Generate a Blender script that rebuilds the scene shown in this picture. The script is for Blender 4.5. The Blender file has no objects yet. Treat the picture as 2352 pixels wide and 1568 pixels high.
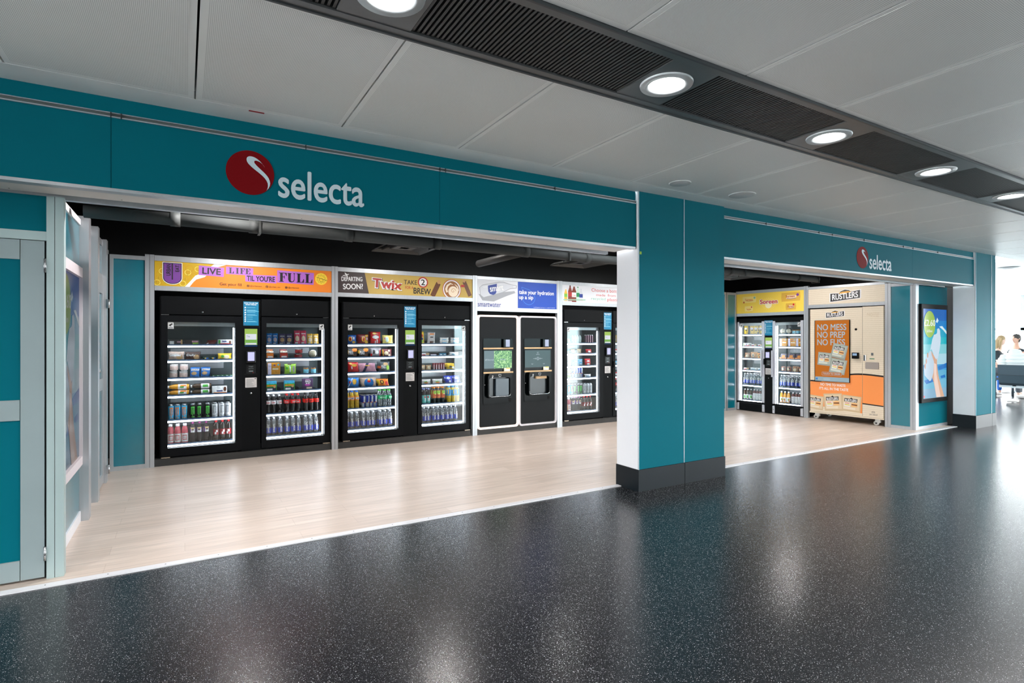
import bpy, bmesh, math, random
from mathutils import Vector, Matrix
random.seed(4)
C = bpy.context.scene.collection
SC = bpy.context.scene
PI = math.pi
# ------------------------------------------------------------ camera, world, exposure
cam = bpy.data.cameras.new('camera'); camo = bpy.data.objects.new('camera', cam); C.objects.link(camo)
cam.sensor_width = 36; cam.lens = 1276*36/2352; cam.shift_y = -6/2352; cam.clip_end = 200
camo.location = (0, 0, 1.5); camo.rotation_euler = (PI/2, 0, -math.atan2(.5075, .86165))
SC.camera = camo
SC.view_settings.view_transform = 'Standard'; SC.view_settings.look = 'None'
SC.view_settings.exposure = 1.15; SC.view_settings.gamma = 1.0; SC.view_settings.use_curve_mapping = False
SC.cycles.transparent_max_bounces = 24; SC.cycles.max_bounces = 8
SC.cycles.sample_clamp_indirect = 6.0
w = bpy.data.worlds.new('daylight'); SC.world = w; w.use_nodes = True
w.node_tree.nodes['Background'].inputs[0].default_value = (0.93, 0.98, 1.0, 1)
w.node_tree.nodes['Background'].inputs[1].default_value = 11.5
DOWN_E = 6.0      # emission of the ceiling downlight diffusers
DOWN_W = 12.0      # watts of the lamp in each downlight
SPOT_W = 72.0     # watts of each shop spotlight
LED_E = 7.0

# ------------------------------------------------------------ helpers
def lin(c):
    return tuple((x/255/12.92 if x/255 <= .04045 else ((x/255+.055)/1.055)**2.4) for x in c) + (1,)
_m = {}
def mat(name, rgb=(128,128,128), rough=.5, metal=0, emit=0, spec=.5, fn=None):
    if name in _m: return _m[name]
    m = bpy.data.materials.new(name); m.use_nodes = True; _m[name] = m
    b = m.node_tree.nodes['Principled BSDF']
    b.inputs['Base Color'].default_value = lin(rgb); b.inputs['Roughness'].default_value = rough
    b.inputs['Metallic'].default_value = metal; b.inputs['Specular IOR Level'].default_value = spec
    if emit and emit < 3 and name.split('_')[0] in ('ad', 'screen', 'display', 'reader', 'rim', 'sign'):   # self-lit screens: dark glass that glows
        emit *= .5
        b.inputs['Specular IOR Level'].default_value = .12
        if name[:3] != 'rim': b.inputs['Base Color'].default_value = lin([q*(.3 if emit > .1 else .12) for q in rgb])
    if emit:
        b.inputs['Emission Color'].default_value = lin(rgb); b.inputs['Emission Strength'].default_value = emit
    if fn: fn(m.node_tree, b)
    return m
def noisy(scale=3, amt=.06, bump=0, stretch=(1,1,1), bscale=None):
    """slight procedural wear: value varies a little over the surface"""
    def f(nt, b):
        tc = nt.nodes.new('ShaderNodeTexCoord'); mp = nt.nodes.new('ShaderNodeMapping'); mp.inputs['Scale'].default_value = stretch
        n = nt.nodes.new('ShaderNodeTexNoise'); n.inputs['Scale'].default_value = scale; n.inputs['Detail'].default_value = 4
        nt.links.new(tc.outputs['Object'], mp.inputs[0]); nt.links.new(mp.outputs[0], n.inputs['Vector'])
        r = nt.nodes.new('ShaderNodeMapRange'); r.inputs['From Min'].default_value = .3; r.inputs['From Max'].default_value = .7
        r.inputs['To Min'].default_value = 1-amt; r.inputs['To Max'].default_value = 1+amt
        nt.links.new(n.outputs['Fac'], r.inputs['Value'])
        h = nt.nodes.new('ShaderNodeHueSaturation'); h.inputs['Color'].default_value = b.inputs['Base Color'].default_value
        nt.links.new(r.outputs[0], h.inputs['Value']); nt.links.new(h.outputs[0], b.inputs['Base Color'])
        if bump:
            n2 = nt.nodes.new('ShaderNodeTexNoise'); n2.inputs['Scale'].default_value = bscale or scale*8
            nt.links.new(mp.outputs[0], n2.inputs['Vector'])
            bp = nt.nodes.new('ShaderNodeBump'); bp.inputs['Strength'].default_value = bump; bp.inputs['Distance'].default_value = .01
            nt.links.new(n2.outputs['Fac'], bp.inputs['Height']); nt.links.new(bp.outputs[0], b.inputs['Normal'])
    return f
def clearmat(name, tint=(1,1,1), gloss=.06, rough=.03, body=0.0, bodyrgb=(200,220,230)):
    """clear sheet or bottle wall: mostly transparent, fresnel gloss, optional body colour"""
    if name in _m: return _m[name]
    m = bpy.data.materials.new(name); m.use_nodes = True; nt = m.node_tree; _m[name] = m
    for n in list(nt.nodes):
        if n.type == 'BSDF_PRINCIPLED': nt.nodes.remove(n)
    out = [n for n in nt.nodes if n.type == 'OUTPUT_MATERIAL'][0]
    t = nt.nodes.new('ShaderNodeBsdfTransparent'); t.inputs[0].default_value = (*tint, 1)
    g = nt.nodes.new('ShaderNodeBsdfGlossy'); g.inputs['Roughness'].default_value = rough
    fr = nt.nodes.new('ShaderNodeFresnel'); fr.inputs[0].default_value = 1.45
    ad = nt.nodes.new('ShaderNodeMath'); ad.operation = 'ADD'; ad.inputs[1].default_value = gloss; ad.use_clamp = True
    nt.links.new(fr.outputs[0], ad.inputs[0])
    src = t.outputs[0]
    if body:
        d = nt.nodes.new('ShaderNodeBsdfDiffuse'); d.inputs[0].default_value = lin(bodyrgb)
        mx = nt.nodes.new('ShaderNodeMixShader'); mx.inputs[0].default_value = body
        nt.links.new(t.outputs[0], mx.inputs[1]); nt.links.new(d.outputs[0], mx.inputs[2]); src = mx.outputs[0]
    m2 = nt.nodes.new('ShaderNodeMixShader'); nt.links.new(ad.outputs[0], m2.inputs[0])
    nt.links.new(src, m2.inputs[1]); nt.links.new(g.outputs[0], m2.inputs[2]); nt.links.new(m2.outputs[0], out.inputs[0])
    return m

_tc = {}
def textgeo(s, bold=0.0, res=5):
    k = (s, bold)
    if k in _tc: return _tc[k]
    cu = bpy.data.curves.new('t', 'FONT'); cu.body = s; cu.offset = bold if bold > .05 else 0; cu.resolution_u = res; cu.space_line = .85; cu.align_x = 'CENTER'
    ob = bpy.data.objects.new('t', cu); me = bpy.data.meshes.new_from_object(ob)
    vs = [(v.co.x, v.co.y) for v in me.vertices]; fs = [tuple(p.vertices) for p in me.polygons]
    bpy.data.objects.remove(ob); bpy.data.meshes.remove(me)
    if .006 < bold <= .05:       # thicker strokes: the glyphs repeated a hair to each side
        b, n, V, Q = bold*.8, len(vs), vs, fs; vs, fs = [], []
        for dx, dy in ((0, 0), (b, 0), (-b, 0), (0, b*.8), (0, -b*.8)) if bold > .02 else ((-b*.7, 0), (b*.7, 0)):
            fs += [tuple(i+len(vs) for i in f) for f in Q]; vs += [(x+dx, y+dy) for x, y in V]
    xs = [v[0] for v in vs]; ys = [v[1] for v in vs]
    _tc[k] = (vs, fs, min(xs), max(xs), min(ys), max(ys)); return _tc[k]

class MB:
    """collects shapes, with a material per shape, and links them as one mesh object"""
    def __init__(s, m=None): s.v = []; s.f = []; s.mi = []; s.mats = []; s.sm = []; s.use(m) if m else None
    def use(s, m):
        if m not in s.mats: s.mats.append(m)
        s.c = s.mats.index(m); return s
    def add(s, vs, fs, smooth=False):
        o = len(s.v); s.v += [tuple(v) for v in vs]
        for f in fs: s.f.append(tuple(i+o for i in f)); s.mi.append(s.c); s.sm.append(smooth)
        return s
    def box(s, x0, x1, y0, y1, z0, z1, bev=0):
        if bev:
            bm = bmesh.new(); bmesh.ops.create_cube(bm, size=1)
            for v in bm.verts: v.co = Vector(((x0+x1)/2+v.co.x*(x1-x0), (y0+y1)/2+v.co.y*(y1-y0), (z0+z1)/2+v.co.z*(z1-z0)))
            bmesh.ops.bevel(bm, geom=list(bm.edges), offset=bev, segments=2, affect='EDGES', profile=.6)
            bm.verts.index_update(); s.add([v.co[:] for v in bm.verts], [[v.index for v in f.verts] for f in bm.faces]); bm.free(); return s
        v = [(x, y, z) for x in (x0, x1) for y in (y0, y1) for z in (z0, z1)]
        return s.add(v, [(0,1,3,2),(4,6,7,5),(0,4,5,1),(2,3,7,6),(0,2,6,4),(1,5,7,3)])
    def lathe(s, prof, n=18, cx=0, cy=0, cz=0, axis='z', smooth=True):
        vs = []; fs = []
        for r, z in prof:
            for i in range(n):
                a = 2*PI*i/n; p = (r*math.cos(a), r*math.sin(a), z)
                if axis == 'x': p = (p[2], p[0], p[1])
                if axis == 'y': p = (p[0], p[2], p[1])
                vs.append((p[0]+cx, p[1]+cy, p[2]+cz))
        for j in range(len(prof)-1):
            for i in range(n): fs.append((j*n+i, j*n+(i+1) % n, (j+1)*n+(i+1) % n, (j+1)*n+i))
        if prof[0][0] > 1e-5: fs.append(tuple(range(n))[::-1])
        if prof[-1][0] > 1e-5: fs.append(tuple((len(prof)-1)*n+i for i in range(n)))
        return s.add(vs, fs, smooth)
    def cyl(s, cx, cy, cz, r, h, axis='z', n=18): return s.lathe([(r, 0), (r, h)], n, cx, cy, cz, axis)
    def patch(s, r, a0, a1, z0, z1, n=5, cx=0, cy=0, z0b=None, z1b=None):
        """curved patch on a cylinder, angle 0 faces -y"""
        vs = []
        for i in range(n+1):
            t = i/n; a = math.radians(a0+(a1-a0)*t)
            x, y = cx+r*math.sin(a), cy-r*math.cos(a)
            vs += [(x, y, z0+((z0b if z0b is not None else z0)-z0)*t), (x, y, z1+((z1b if z1b is not None else z1)-z1)*t)]
        return s.add(vs, [(2*i, 2*i+2, 2*i+3, 2*i+1) for i in range(n)], True)
    def tube(s, pts, r, n=10, closed=False):
        pts = [Vector(p) for p in pts]; rs = r if isinstance(r, (list, tuple)) else [r]*len(pts); vs = []; N = len(pts)
        for i, p in enumerate(pts):
            a = pts[(i-1) % N] if (i or closed) else p; b = pts[(i+1) % N] if (i < N-1 or closed) else p
            d = (b-a).normalized(); u = d.cross(Vector((0,0,1)))
            if u.length < .05: u = d.cross(Vector((0,1,0)))
            u.normalize(); w_ = d.cross(u)
            for k in range(n):
                t = 2*PI*k/n; vs.append(p+(u*math.cos(t)+w_*math.sin(t))*rs[i])
        fs = []
        for j in range(N if closed else N-1):
            q = (j+1) % N
            for k in range(n): fs.append((j*n+k, j*n+(k+1) % n, q*n+(k+1) % n, q*n+k))
        if not closed: fs += [tuple(range(n))[::-1], tuple((N-1)*n+k for k in range(n))]
        return s.add(vs, fs, True)
    def poly(s, pts, y=0.0, d=0):
        """flat printed shape in the x-z plane facing -y, or a slab of depth d"""
        n = len(pts); vs = [(p[0], y, p[1]) for p in pts]
        if not d: return s.add(vs, [tuple(range(n))])
        vs += [(p[0], y+d, p[1]) for p in pts]
        return s.add(vs, [tuple(range(n)), tuple(range(n, 2*n))[::-1]]+[(i, (i+1) % n, n+(i+1) % n, n+i) for i in range(n)])
    def rect(s, x0, x1, z0, z1, y=0, d=0): return s.poly([(x0,z0),(x1,z0),(x1,z1),(x0,z1)], y, d)
    def disc(s, cx, cz, r, y=0, d=0, n=32, rz=None): return s.poly([(cx+r*math.cos(2*PI*i/n), cz+(rz or r)*math.sin(2*PI*i/n)) for i in range(n)], y, d)
    def ring(s, cx, cz, r0, r1, y=0, n=32, k=1.0):
        vs = []
        for i in range(n):
            a = 2*PI*i/n; vs += [(cx+r0*math.cos(a), y, cz+k*r0*math.sin(a)), (cx+r1*math.cos(a), y, cz+k*r1*math.sin(a))]
        return s.add(vs, [(2*i, 2*((i+1) % n), 2*((i+1) % n)+1, 2*i+1) for i in range(n)])
    def stroke(s, pts, wd, y=0):
        """flat stroke of changing width through points (x,z)"""
        ws = wd if isinstance(wd, (list, tuple)) else [wd]*len(pts); L = []; R = []
        for i, p in enumerate(pts):
            a = pts[max(0, i-1)]; b = pts[min(len(pts)-1, i+1)]; dx, dz = b[0]-a[0], b[1]-a[1]; l = math.hypot(dx, dz) or 1
            L.append((p[0]-dz/l*ws[i]/2, y, p[1]+dx/l*ws[i]/2)); R.append((p[0]+dz/l*ws[i]/2, y, p[1]-dx/l*ws[i]/2))
        n = len(pts); return s.add(L+R, [(i, n+i, n+i+1, i+1) for i in range(n-1)])
    def text(s, t, x0, x1, z0, h, y=0, bold=0.0, rot=0, shear=0, d=0):
        """lettering fitted to the box x0..x1, z0..z0+h (before rotation about its centre)"""
        vs, fs, a, b, c, e = textgeo(t, bold)
        k = h/(e-c); kx = (x1-x0)/(b-a) if x1 is not None else k
        if x1 is None: x1 = x0+(b-a)*k
        mx, mz = (x0+x1)/2, z0+h/2; cr, sr = math.cos(math.radians(rot)), math.sin(math.radians(rot)); out = []
        nq = len(vs)//5 if .02 < bold <= .05 else max(1, len(vs)//2) if .006 < bold <= .02 else len(vs)
        for j, (X, Z) in enumerate(vs):
            px, pz = x0+(X-a)*kx-mx, z0+(Z-c)*k-mz; px += shear*pz
            out.append((mx+px*cr-pz*sr, y-.00007*(j//nq), mz+px*sr+pz*cr))
        return s.add(out, fs)
    def mesh(s, name):
        me = bpy.data.meshes.new(name); me.from_pydata(s.v, [], s.f)
        for m in s.mats: me.materials.append(m)
        me.polygons.foreach_set('material_index', s.mi); me.polygons.foreach_set('use_smooth', s.sm); me.update(); return me
    def build(s, name, parent=None, loc=(0,0,0), rot=(0,0,0), label=None):
        o = bpy.data.objects.new(name, s.mesh(name)); C.objects.link(o); o.location = loc; o.rotation_euler = rot
        if parent: o.parent = parent
        if label: o['label'] = label
        return o
def B(m): return MB(m)
def rrect(x0, x1, z0, z1, r, n=5):
    p = []
    for cx, cz, a in ((x1-r, z1-r, 0), (x0+r, z1-r, 90), (x0+r, z0+r, 180), (x1-r, z0+r, 270)):
        for i in range(n+1):
            t = math.radians(a+90*i/n); p.append((cx+r*math.cos(t), cz+r*math.sin(t)))
    return p
def frame_loop(outer, inner, y, d, mb):
    """flat ring between two outlines of the same length, with depth"""
    n = len(outer); vs = [(p[0], y, p[1]) for p in outer]+[(p[0], y, p[1]) for p in inner]+[(p[0], y+d, p[1]) for p in outer]+[(p[0], y+d, p[1]) for p in inner]
    fs = []
    for i in range(n):
        j = (i+1) % n
        fs += [(i, j, n+j, n+i), (i, 2*n+i, 2*n+j, j), (n+i, n+j, 3*n+j, 3*n+i), (2*n+i, 3*n+i, 3*n+j, 2*n+j)]
    mb.add(vs, fs)
def struct(o): o['kind'] = 'structure'; return o
def tag(o, label, cat, group=None):
    o['label'] = label; o['category'] = cat
    if group: o['group'] = group
    return o
F0 = (0, 7.69, 0.0)                       # back wall: x along the wall, y into it
FR = (10.04, 7.70, math.radians(-85.46))  # right-hand wall
FL = (-.735, 4.44, PI/2)                  # left-hand wall
FF = (0, 4.10, 0.0)                       # shop front
def W(F, x, y, z):
    c, s_ = math.cos(F[2]), math.sin(F[2]); return (F[0]+x*c-y*s_, F[1]+x*s_+y*c, z)
def empty(name, label, cat, F=(0,0,0), x=0, y=0, z=0, group=None, rz=0):
    o = bpy.data.objects.new(name, None); o.empty_display_size = .1; C.objects.link(o)
    o.location = W(F, x, y, z); o.rotation_euler = (0, 0, F[2]+rz); return tag(o, label, cat, group)
def sbuild(mb, name, F=(0,0,0)):
    o = mb.build(name, None, (F[0], F[1], 0), (0, 0, F[2])); return struct(o)
def dup(o, parent=None):
    c = o.copy(); C.objects.link(c)
    if parent: c.parent = parent
    for ch in o.children: dup(ch, c)
    return c

# ------------------------------------------------------------ materials
TEAL = mat('teal_laminate', (0, 96, 109), .6, spec=.07, fn=noisy(1.5, .03))
TEALIN = mat('teal_laminate_indoor', (2, 114, 132), .24, spec=.8, fn=noisy(1.5, .03))
TEALIN.node_tree.nodes['Principled BSDF'].inputs['Coat Weight'].default_value = .8; TEALIN.node_tree.nodes['Principled BSDF'].inputs['Coat Roughness'].default_value = .2
ALU = mat('brushed_aluminium', (184, 188, 192), .38, .55, fn=noisy(30, .04, stretch=(1,1,.02)))
WHITE = mat('white_laminate', (226, 226, 230), .45, fn=noisy(2, .02))
GREYP = mat('grey_paint', (214, 220, 224), .45, fn=noisy(3, .03))
BLACK = mat('black_paint', (8, 8, 10), .55, fn=noisy(2, .15))
BLKM = mat('black_machine', (9, 11, 13), .5, spec=.10, fn=noisy(5, .06))
BLKD = mat('black_machine_door', (10, 12, 15), .45, spec=.12)
CHAR = mat('charcoal_kickboard', (40, 39, 38), .6, fn=noisy(6, .2))
PLINTH = mat('slate_plinth', (17, 24, 29), .45, spec=.2, fn=noisy(4, .06))
STEEL = mat('polished_steel', (190, 192, 195), .22, 1)
SCREWM = mat('dark_screw', (60, 62, 64), .5, .6)
LED = mat('led_white', (240, 244, 255), .4, emit=LED_E)
LEDV = mat('led_strip_bright', (240, 244, 255), .4, emit=LED_E*1.4)
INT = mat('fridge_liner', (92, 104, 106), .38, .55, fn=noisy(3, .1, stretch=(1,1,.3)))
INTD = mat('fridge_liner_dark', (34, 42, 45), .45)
GLASS = clearmat('door_glass', (.95, .98, .98), gloss=.014)
ACRYL = clearmat('clear_acrylic', (.8, .86, .9), gloss=.05, body=.12)
PINKW = mat('pinkish_frame', (205, 196, 200), .5, fn=noisy(20, .04, stretch=(1,1,.1)))

def perf(nt, b):
    """perforated ceiling sheet: rows of tiny dark holes"""
    tc = nt.nodes.new('ShaderNodeTexCoord'); sp = nt.nodes.new('ShaderNodeSeparateXYZ'); nt.links.new(tc.outputs['Object'], sp.inputs[0])
    def sn(sock, k):
        a = nt.nodes.new('ShaderNodeMath'); a.operation = 'MULTIPLY'; a.inputs[1].default_value = k; nt.links.new(sock, a.inputs[0])
        c = nt.nodes.new('ShaderNodeMath'); c.operation = 'SINE'; nt.links.new(a.outputs[0], c.inputs[0]); return c.outputs[0]
    m = nt.nodes.new('ShaderNodeMath'); m.operation = 'MULTIPLY'
    nt.links.new(sn(sp.outputs['X'], PI/.0075), m.inputs[0]); nt.links.new(sn(sp.outputs['Y'], PI/.0075), m.inputs[1])
    ab = nt.nodes.new('ShaderNodeMath'); ab.operation = 'ABSOLUTE'; nt.links.new(m.outputs[0], ab.inputs[0])
    g = nt.nodes.new('ShaderNodeMapRange'); g.inputs['From Min'].default_value = .62; g.inputs['From Max'].default_value = .78
    nt.links.new(ab.outputs[0], g.inputs['Value'])
    n = nt.nodes.new('ShaderNodeTexNoise'); n.inputs['Scale'].default_value = 1.3; n.inputs['Detail'].default_value = 5; nt.links.new(tc.outputs['Object'], n.inputs['Vector'])
    cr = nt.nodes.new('ShaderNodeValToRGB'); cr.color_ramp.elements[0].position = .3; cr.color_ramp.elements[1].position = .75
    cr.color_ramp.elements[0].color = lin((240, 240, 237)); cr.color_ramp.elements[1].color = lin((246, 246, 243)); nt.links.new(n.outputs['Fac'], cr.inputs[0])
    mx = nt.nodes.new('ShaderNodeMix'); mx.data_type = 'RGBA'; nt.links.new(g.outputs[0], mx.inputs['Factor'])
    nt.links.new(cr.outputs[0], mx.inputs['A']); mx.inputs['B'].default_value = lin((166, 166, 164)); nt.links.new(mx.outputs['Result'], b.inputs['Base Color'])
PERF = mat('perforated_ceiling_sheet', (205,205,203), .42, spec=.3, fn=perf)
CEILP = mat('ceiling_sheet_plain', (242, 242, 239), .42, 0, spec=.3, fn=noisy(2, .04))
SLOTF = mat('slot_dark_metal', (96, 98, 99), .4, .5, fn=noisy(4, .06))
GRILM = mat('grille_slat', (58, 58, 58), .5)
VOID = mat('ceiling_void', (6, 6, 6), .9)

def terrazzo(nt, b):
    """dark vinyl with pale quartz flecks and a fine embossed grain"""
    tc = nt.nodes.new('ShaderNodeTexCoord')
    def layer(scale, thr, soft, hue):
        v = nt.nodes.new('ShaderNodeTexVoronoi'); v.inputs['Scale'].default_value = scale; nt.links.new(tc.outputs['Object'], v.inputs['Vector'])
        r = nt.nodes.new('ShaderNodeMapRange'); r.inputs['From Min'].default_value = thr; r.inputs['From Max'].default_value = thr-soft
        nt.links.new(v.outputs['Distance'], r.inputs['Value'])
        sc = nt.nodes.new('ShaderNodeSeparateColor'); nt.links.new(v.outputs['Color'], sc.inputs[0])
        k = nt.nodes.new('ShaderNodeMath'); k.operation = 'GREATER_THAN'; k.inputs[1].default_value = hue; nt.links.new(sc.outputs[0], k.inputs[0])
        m = nt.nodes.new('ShaderNodeMath'); m.operation = 'MULTIPLY'; nt.links.new(r.outputs[0], m.inputs[0]); nt.links.new(k.outputs[0], m.inputs[1])
        q = nt.nodes.new('ShaderNodeMath'); q.operation = 'MULTIPLY'; nt.links.new(m.outputs[0], q.inputs[0]); nt.links.new(sc.outputs[1], q.inputs[1]); return q.outputs[0]
    a = layer(135, .32, .14, .62); c = layer(250, .30, .12, .50)
    s = nt.nodes.new('ShaderNodeMath'); s.operation = 'MAXIMUM'; nt.links.new(a, s.inputs[0]); nt.links.new(c, s.inputs[1])
    n = nt.nodes.new('ShaderNodeTexNoise'); n.inputs['Scale'].default_value = .7; n.inputs['Detail'].default_value = 3; nt.links.new(tc.outputs['Object'], n.inputs['Vector'])
    cr = nt.nodes.new('ShaderNodeValToRGB'); cr.color_ramp.elements[0].color = lin((19, 20, 24)); cr.color_ramp.elements[1].color = lin((28, 30, 34)); nt.links.new(n.outputs['Fac'], cr.inputs[0])
    mx = nt.nodes.new('ShaderNodeMix'); mx.data_type = 'RGBA'; nt.links.new(s.outputs[0], mx.inputs['Factor']); nt.links.new(cr.outputs[0], mx.inputs['A'])
    mx.inputs['B'].default_value = lin((186, 190, 192)); nt.links.new(mx.outputs['Result'], b.inputs['Base Color'])
    g = nt.nodes.new('ShaderNodeTexNoise'); g.inputs['Scale'].default_value = 90; g.inputs['Detail'].default_value = 2; nt.links.new(tc.outputs['Object'], g.inputs['Vector'])
    bp = nt.nodes.new('ShaderNodeBump'); bp.inputs['Strength'].default_value = .14; bp.inputs['Distance'].default_value = .004
    nt.links.new(g.outputs['Fac'], bp.inputs['Height']); nt.links.new(bp.outputs[0], b.inputs['Normal'])
FLOORD = mat('speckled_dark_vinyl', (28, 32, 38), .24, spec=.52, fn=terrazzo)
def planks(nt, b):
    tc = nt.nodes.new('ShaderNodeTexCoord')
    br = nt.nodes.new('ShaderNodeTexBrick'); br.inputs['Scale'].default_value = 1; br.inputs['Brick Width'].default_value = 1.22; br.inputs['Row Height'].default_value = .182
    br.inputs['Mortar Size'].default_value = .0012; br.offset = .37; br.inputs['Mortar Smooth'].default_value = 0
    br.inputs['Color1'].default_value = lin((208, 193, 181)); br.inputs['Color2'].default_value = lin((197, 181, 168)); br.inputs['Mortar'].default_value = lin((176, 159, 145))
    nt.links.new(tc.outputs['Object'], br.inputs['Vector'])
    mp = nt.nodes.new('ShaderNodeMapping'); mp.inputs['Scale'].default_value = (1.2, 26, 1); nt.links.new(tc.outputs['Object'], mp.inputs[0])
    n = nt.nodes.new('ShaderNodeTexNoise'); n.inputs['Scale'].default_value = 1.4; n.inputs['Detail'].default_value = 7; n.inputs['Roughness'].default_value = .6; nt.links.new(mp.outputs[0], n.inputs['Vector'])
    r = nt.nodes.new('ShaderNodeMapRange'); r.inputs['From Min'].default_value = .3; r.inputs['From Max'].default_value = .7; r.inputs['To Min'].default_value = .78; r.inputs['To Max'].default_value = 1.14
    nt.links.new(n.outputs['Fac'], r.inputs['Value'])
    h = nt.nodes.new('ShaderNodeHueSaturation'); nt.links.new(br.outputs['Color'], h.inputs['Color']); nt.links.new(r.outputs[0], h.inputs['Value']); nt.links.new(h.outputs[0], b.inputs['Base Color'])
WOOD = mat('pale_beech_planks', (205,190,175), .34, fn=planks)

# ------------------------------------------------------------ the setting: floors, walls, ceilings
sbuild(B(FLOORD).box(-14, 26, -9, 12.5, -.2, 0), 'floor')
wf = MB(WOOD); wf.box(-3, 11.36, 4.37, 8.7, 0.0005, .004); sbuild(wf, 'floor_shop')
ts = MB(mat('white_metal_strip', (222, 222, 226), .4, .2)); ts.box(-3, 3.86, 4.31, 4.372, 0, .007); ts.box(5.08, 11.36, 4.31, 4.372, 0, .007)
ts.use(SCREWM)
for i in range(46):
    x = -2.9+i*.31
    if not 3.8 < x < 5.1 and x < 11.3: ts.cyl(x, 4.342, .0068, .004, .0012, n=8)
sbuild(ts, 'trim_threshold')

# ceiling of the hall: near and far rows of perforated sheets, dark slot between
ZC = 2.95
ce = MB(VOID); ce.box(-14, 26, -9, 4.10, ZC+.10, ZC+.2)
ce.use(CEILP).box(-14, 13.2, 3.872, 4.10, ZC, ZC+.05)
ceil = sbuild(ce, 'ceiling')
def sheet(x0, x1, y0, y1, ang=None):
    m = MB(CEILP); e = .035; z0, z1 = ZC, ZC+.02
    m.box(x0+.005, x1-.005, y0, y1, z0+.0006, z1)
    m.use(PERF if x1 < 13 else CEILP).box(x0+e, x1-e, y0+e, y1-e, z0, z0+.0006)
    o = m.build('ceiling_panel', ceil); return o
for k in range(-9, 27): sheet(.053+.873*k, .053+.873*(k+1), 2.565, 3.868)
for k in range(-9, 27): sheet(.93+.868*k, .93+.868*(k+1), -1.1, 1.985)
for k in range(-9, 27, 1): sheet(.93+.868*k, .93+.868*(k+1), -5.2, -1.72)
m = MB(CEILP); m.box(-14, 26, -9, -5.3, ZC, ZC+.02); m.box(-14, -7, -5.3, 3.87, ZC, ZC+.02); m.box(13.2, 26, 3.6, 9.5, ZC, ZC+.05); m.build('ceiling_panel', ceil)
def slot(y0, y1, name):
    s_ = MB(SLOTF)
    for a, b in ((y0, y0+.05), (y1-.05, y1)): s_.box(-7, 24.5, a, b, ZC-.008, ZC+.03)
    s_.use(mat('slot_edge', (58, 62, 64), .45)).box(-7, 24.5, y0-.012, y0, ZC-.015, ZC+.03); s_.box(-7, 24.5, y1, y1+.012, ZC-.015, ZC+.03)
    return sbuild(s_, name)
slot(2.0, 2.55, 'trim_1'); slot(-1.70, -1.12, 'trim_2')

# lamps in the slot
def downlight():
    r = empty('downlight', '', 'ceiling light', group='round downlights in the dark ceiling slot')
    B(SLOTF).box(-.17, .17, -.225, .225, 0, .02).build('mounting_plate', r)
    B(mat('downlight_ring', (205, 210, 212), .35)).lathe([(.100, .004), (.104, -.010), (.118, -.012), (.122, -.006), (.145, -.010), (.148, -.002), (.148, .001)], 40).build('trim_ring', r)
    B(mat('downlight_diffuser', (255, 252, 250), .5, emit=DOWN_E)).lathe([(.0001, -.003), (.100, -.003), (.100, .002), (.0001, .002)], 40).build('diffuser', r)
    l = bpy.data.lights.new('lamp', 'AREA'); l.shape = 'DISK'; l.size = .19; l.energy = DOWN_W; l.color = (1, .97, .95); l.spread = math.radians(150)
    lo = bpy.data.objects.new('lamp', l); C.objects.link(lo); lo.parent = r; lo.location = (0, 0, -.02)
    return r
dl = None
ORD = ['partly cut off at top edge of photo', 'largest whole one, above the teal pillar', 'second whole one from the left', 'third whole one from the left', 'smallest one at the right edge of photo']
for j, y in enumerate((2.275, -1.41)):  # second row is unseen, added to help light the hall
    for k in range(-3, 15):
        o = dl = downlight() if dl is None else dup(dl)
        o.location = (.745+1.613*k, y, ZC-.004)
        if j == 0 and 0 <= k <= 4: lb = 'round white ceiling downlight, '+ORD[k]
        elif j == 0: lb = 'round white downlight beyond the frame, '+('left' if k < 0 else 'far right')+' end of the slot'
        else: lb = 'added round white downlight in the unseen ceiling slot behind the photographer'
        o['label'] = lb
def grille():
    r = empty('ceiling_grille', '', 'air grille', group='dark slatted grilles between the downlights')
    B(VOID).box(0, 1.27, -.22, .22, .045, .05).build('backing', r)
    g = B(GRILM)
    for i in range(52): g.box(.004+i*.0245, .016+i*.0245, -.22, .22, 0, .03)
    g.build('slats', r); return r
gr = None
GL = {-1: 'short visible corner of dark slatted ceiling grille at top edge', 0: 'longest dark slatted ceiling grille, left of the largest downlight', 1: 'dark slatted ceiling grille between first and second whole downlights', 2: 'dark slatted ceiling grille between second and third whole downlights', 3: 'dark slatted ceiling grille beside the smallest downlight at right'}
for k in range(-3, 14):
    o = gr = grille() if gr is None else dup(gr)
    o.location = (.745+1.613*k+.1715, 2.275, ZC+.002)
    o['label'] = GL.get(k, 'dark slatted ceiling grille further along the slot, out of frame')

# ceiling covers
for x, y, r_, lb in ((4.83, 3.64, .13, 'round white cover disc on ceiling above the pillar'), (3.97, 3.66, .10, 'faint small round cover disc on ceiling, left of the larger one')):
    o = B(mat('cover_disc', (196, 198, 198), .4)).lathe([(.0001, -.012), (r_*.7, -.012), (r_*.8, -.006), (r_*.95, -.008), (r_, 0)], 28, 0, 0, 0).build('ceiling_disc', None, (x, y, ZC))
    tag(o, lb, 'cover plate')
o = B(mat('vent_disc', (150, 156, 158), .4)).lathe([(.0001, -.01), (.08, -.01), (.12, -.02), (.16, -.012), (.19, 0)], 28).build('ceiling_vent', None, (14.4, 4.6, ZC)); tag(o, 'round ceiling air vent near the bright windows', 'vent')
o = B(mat('red_tape', (150, 20, 22), .6)).box(-.045, .045, -.008, .008, -.002, 0).build('sticker', None, (.395, 3.885, ZC-.001)); tag(o, 'thin red sticker on the white ceiling edge', 'sticker')

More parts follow.
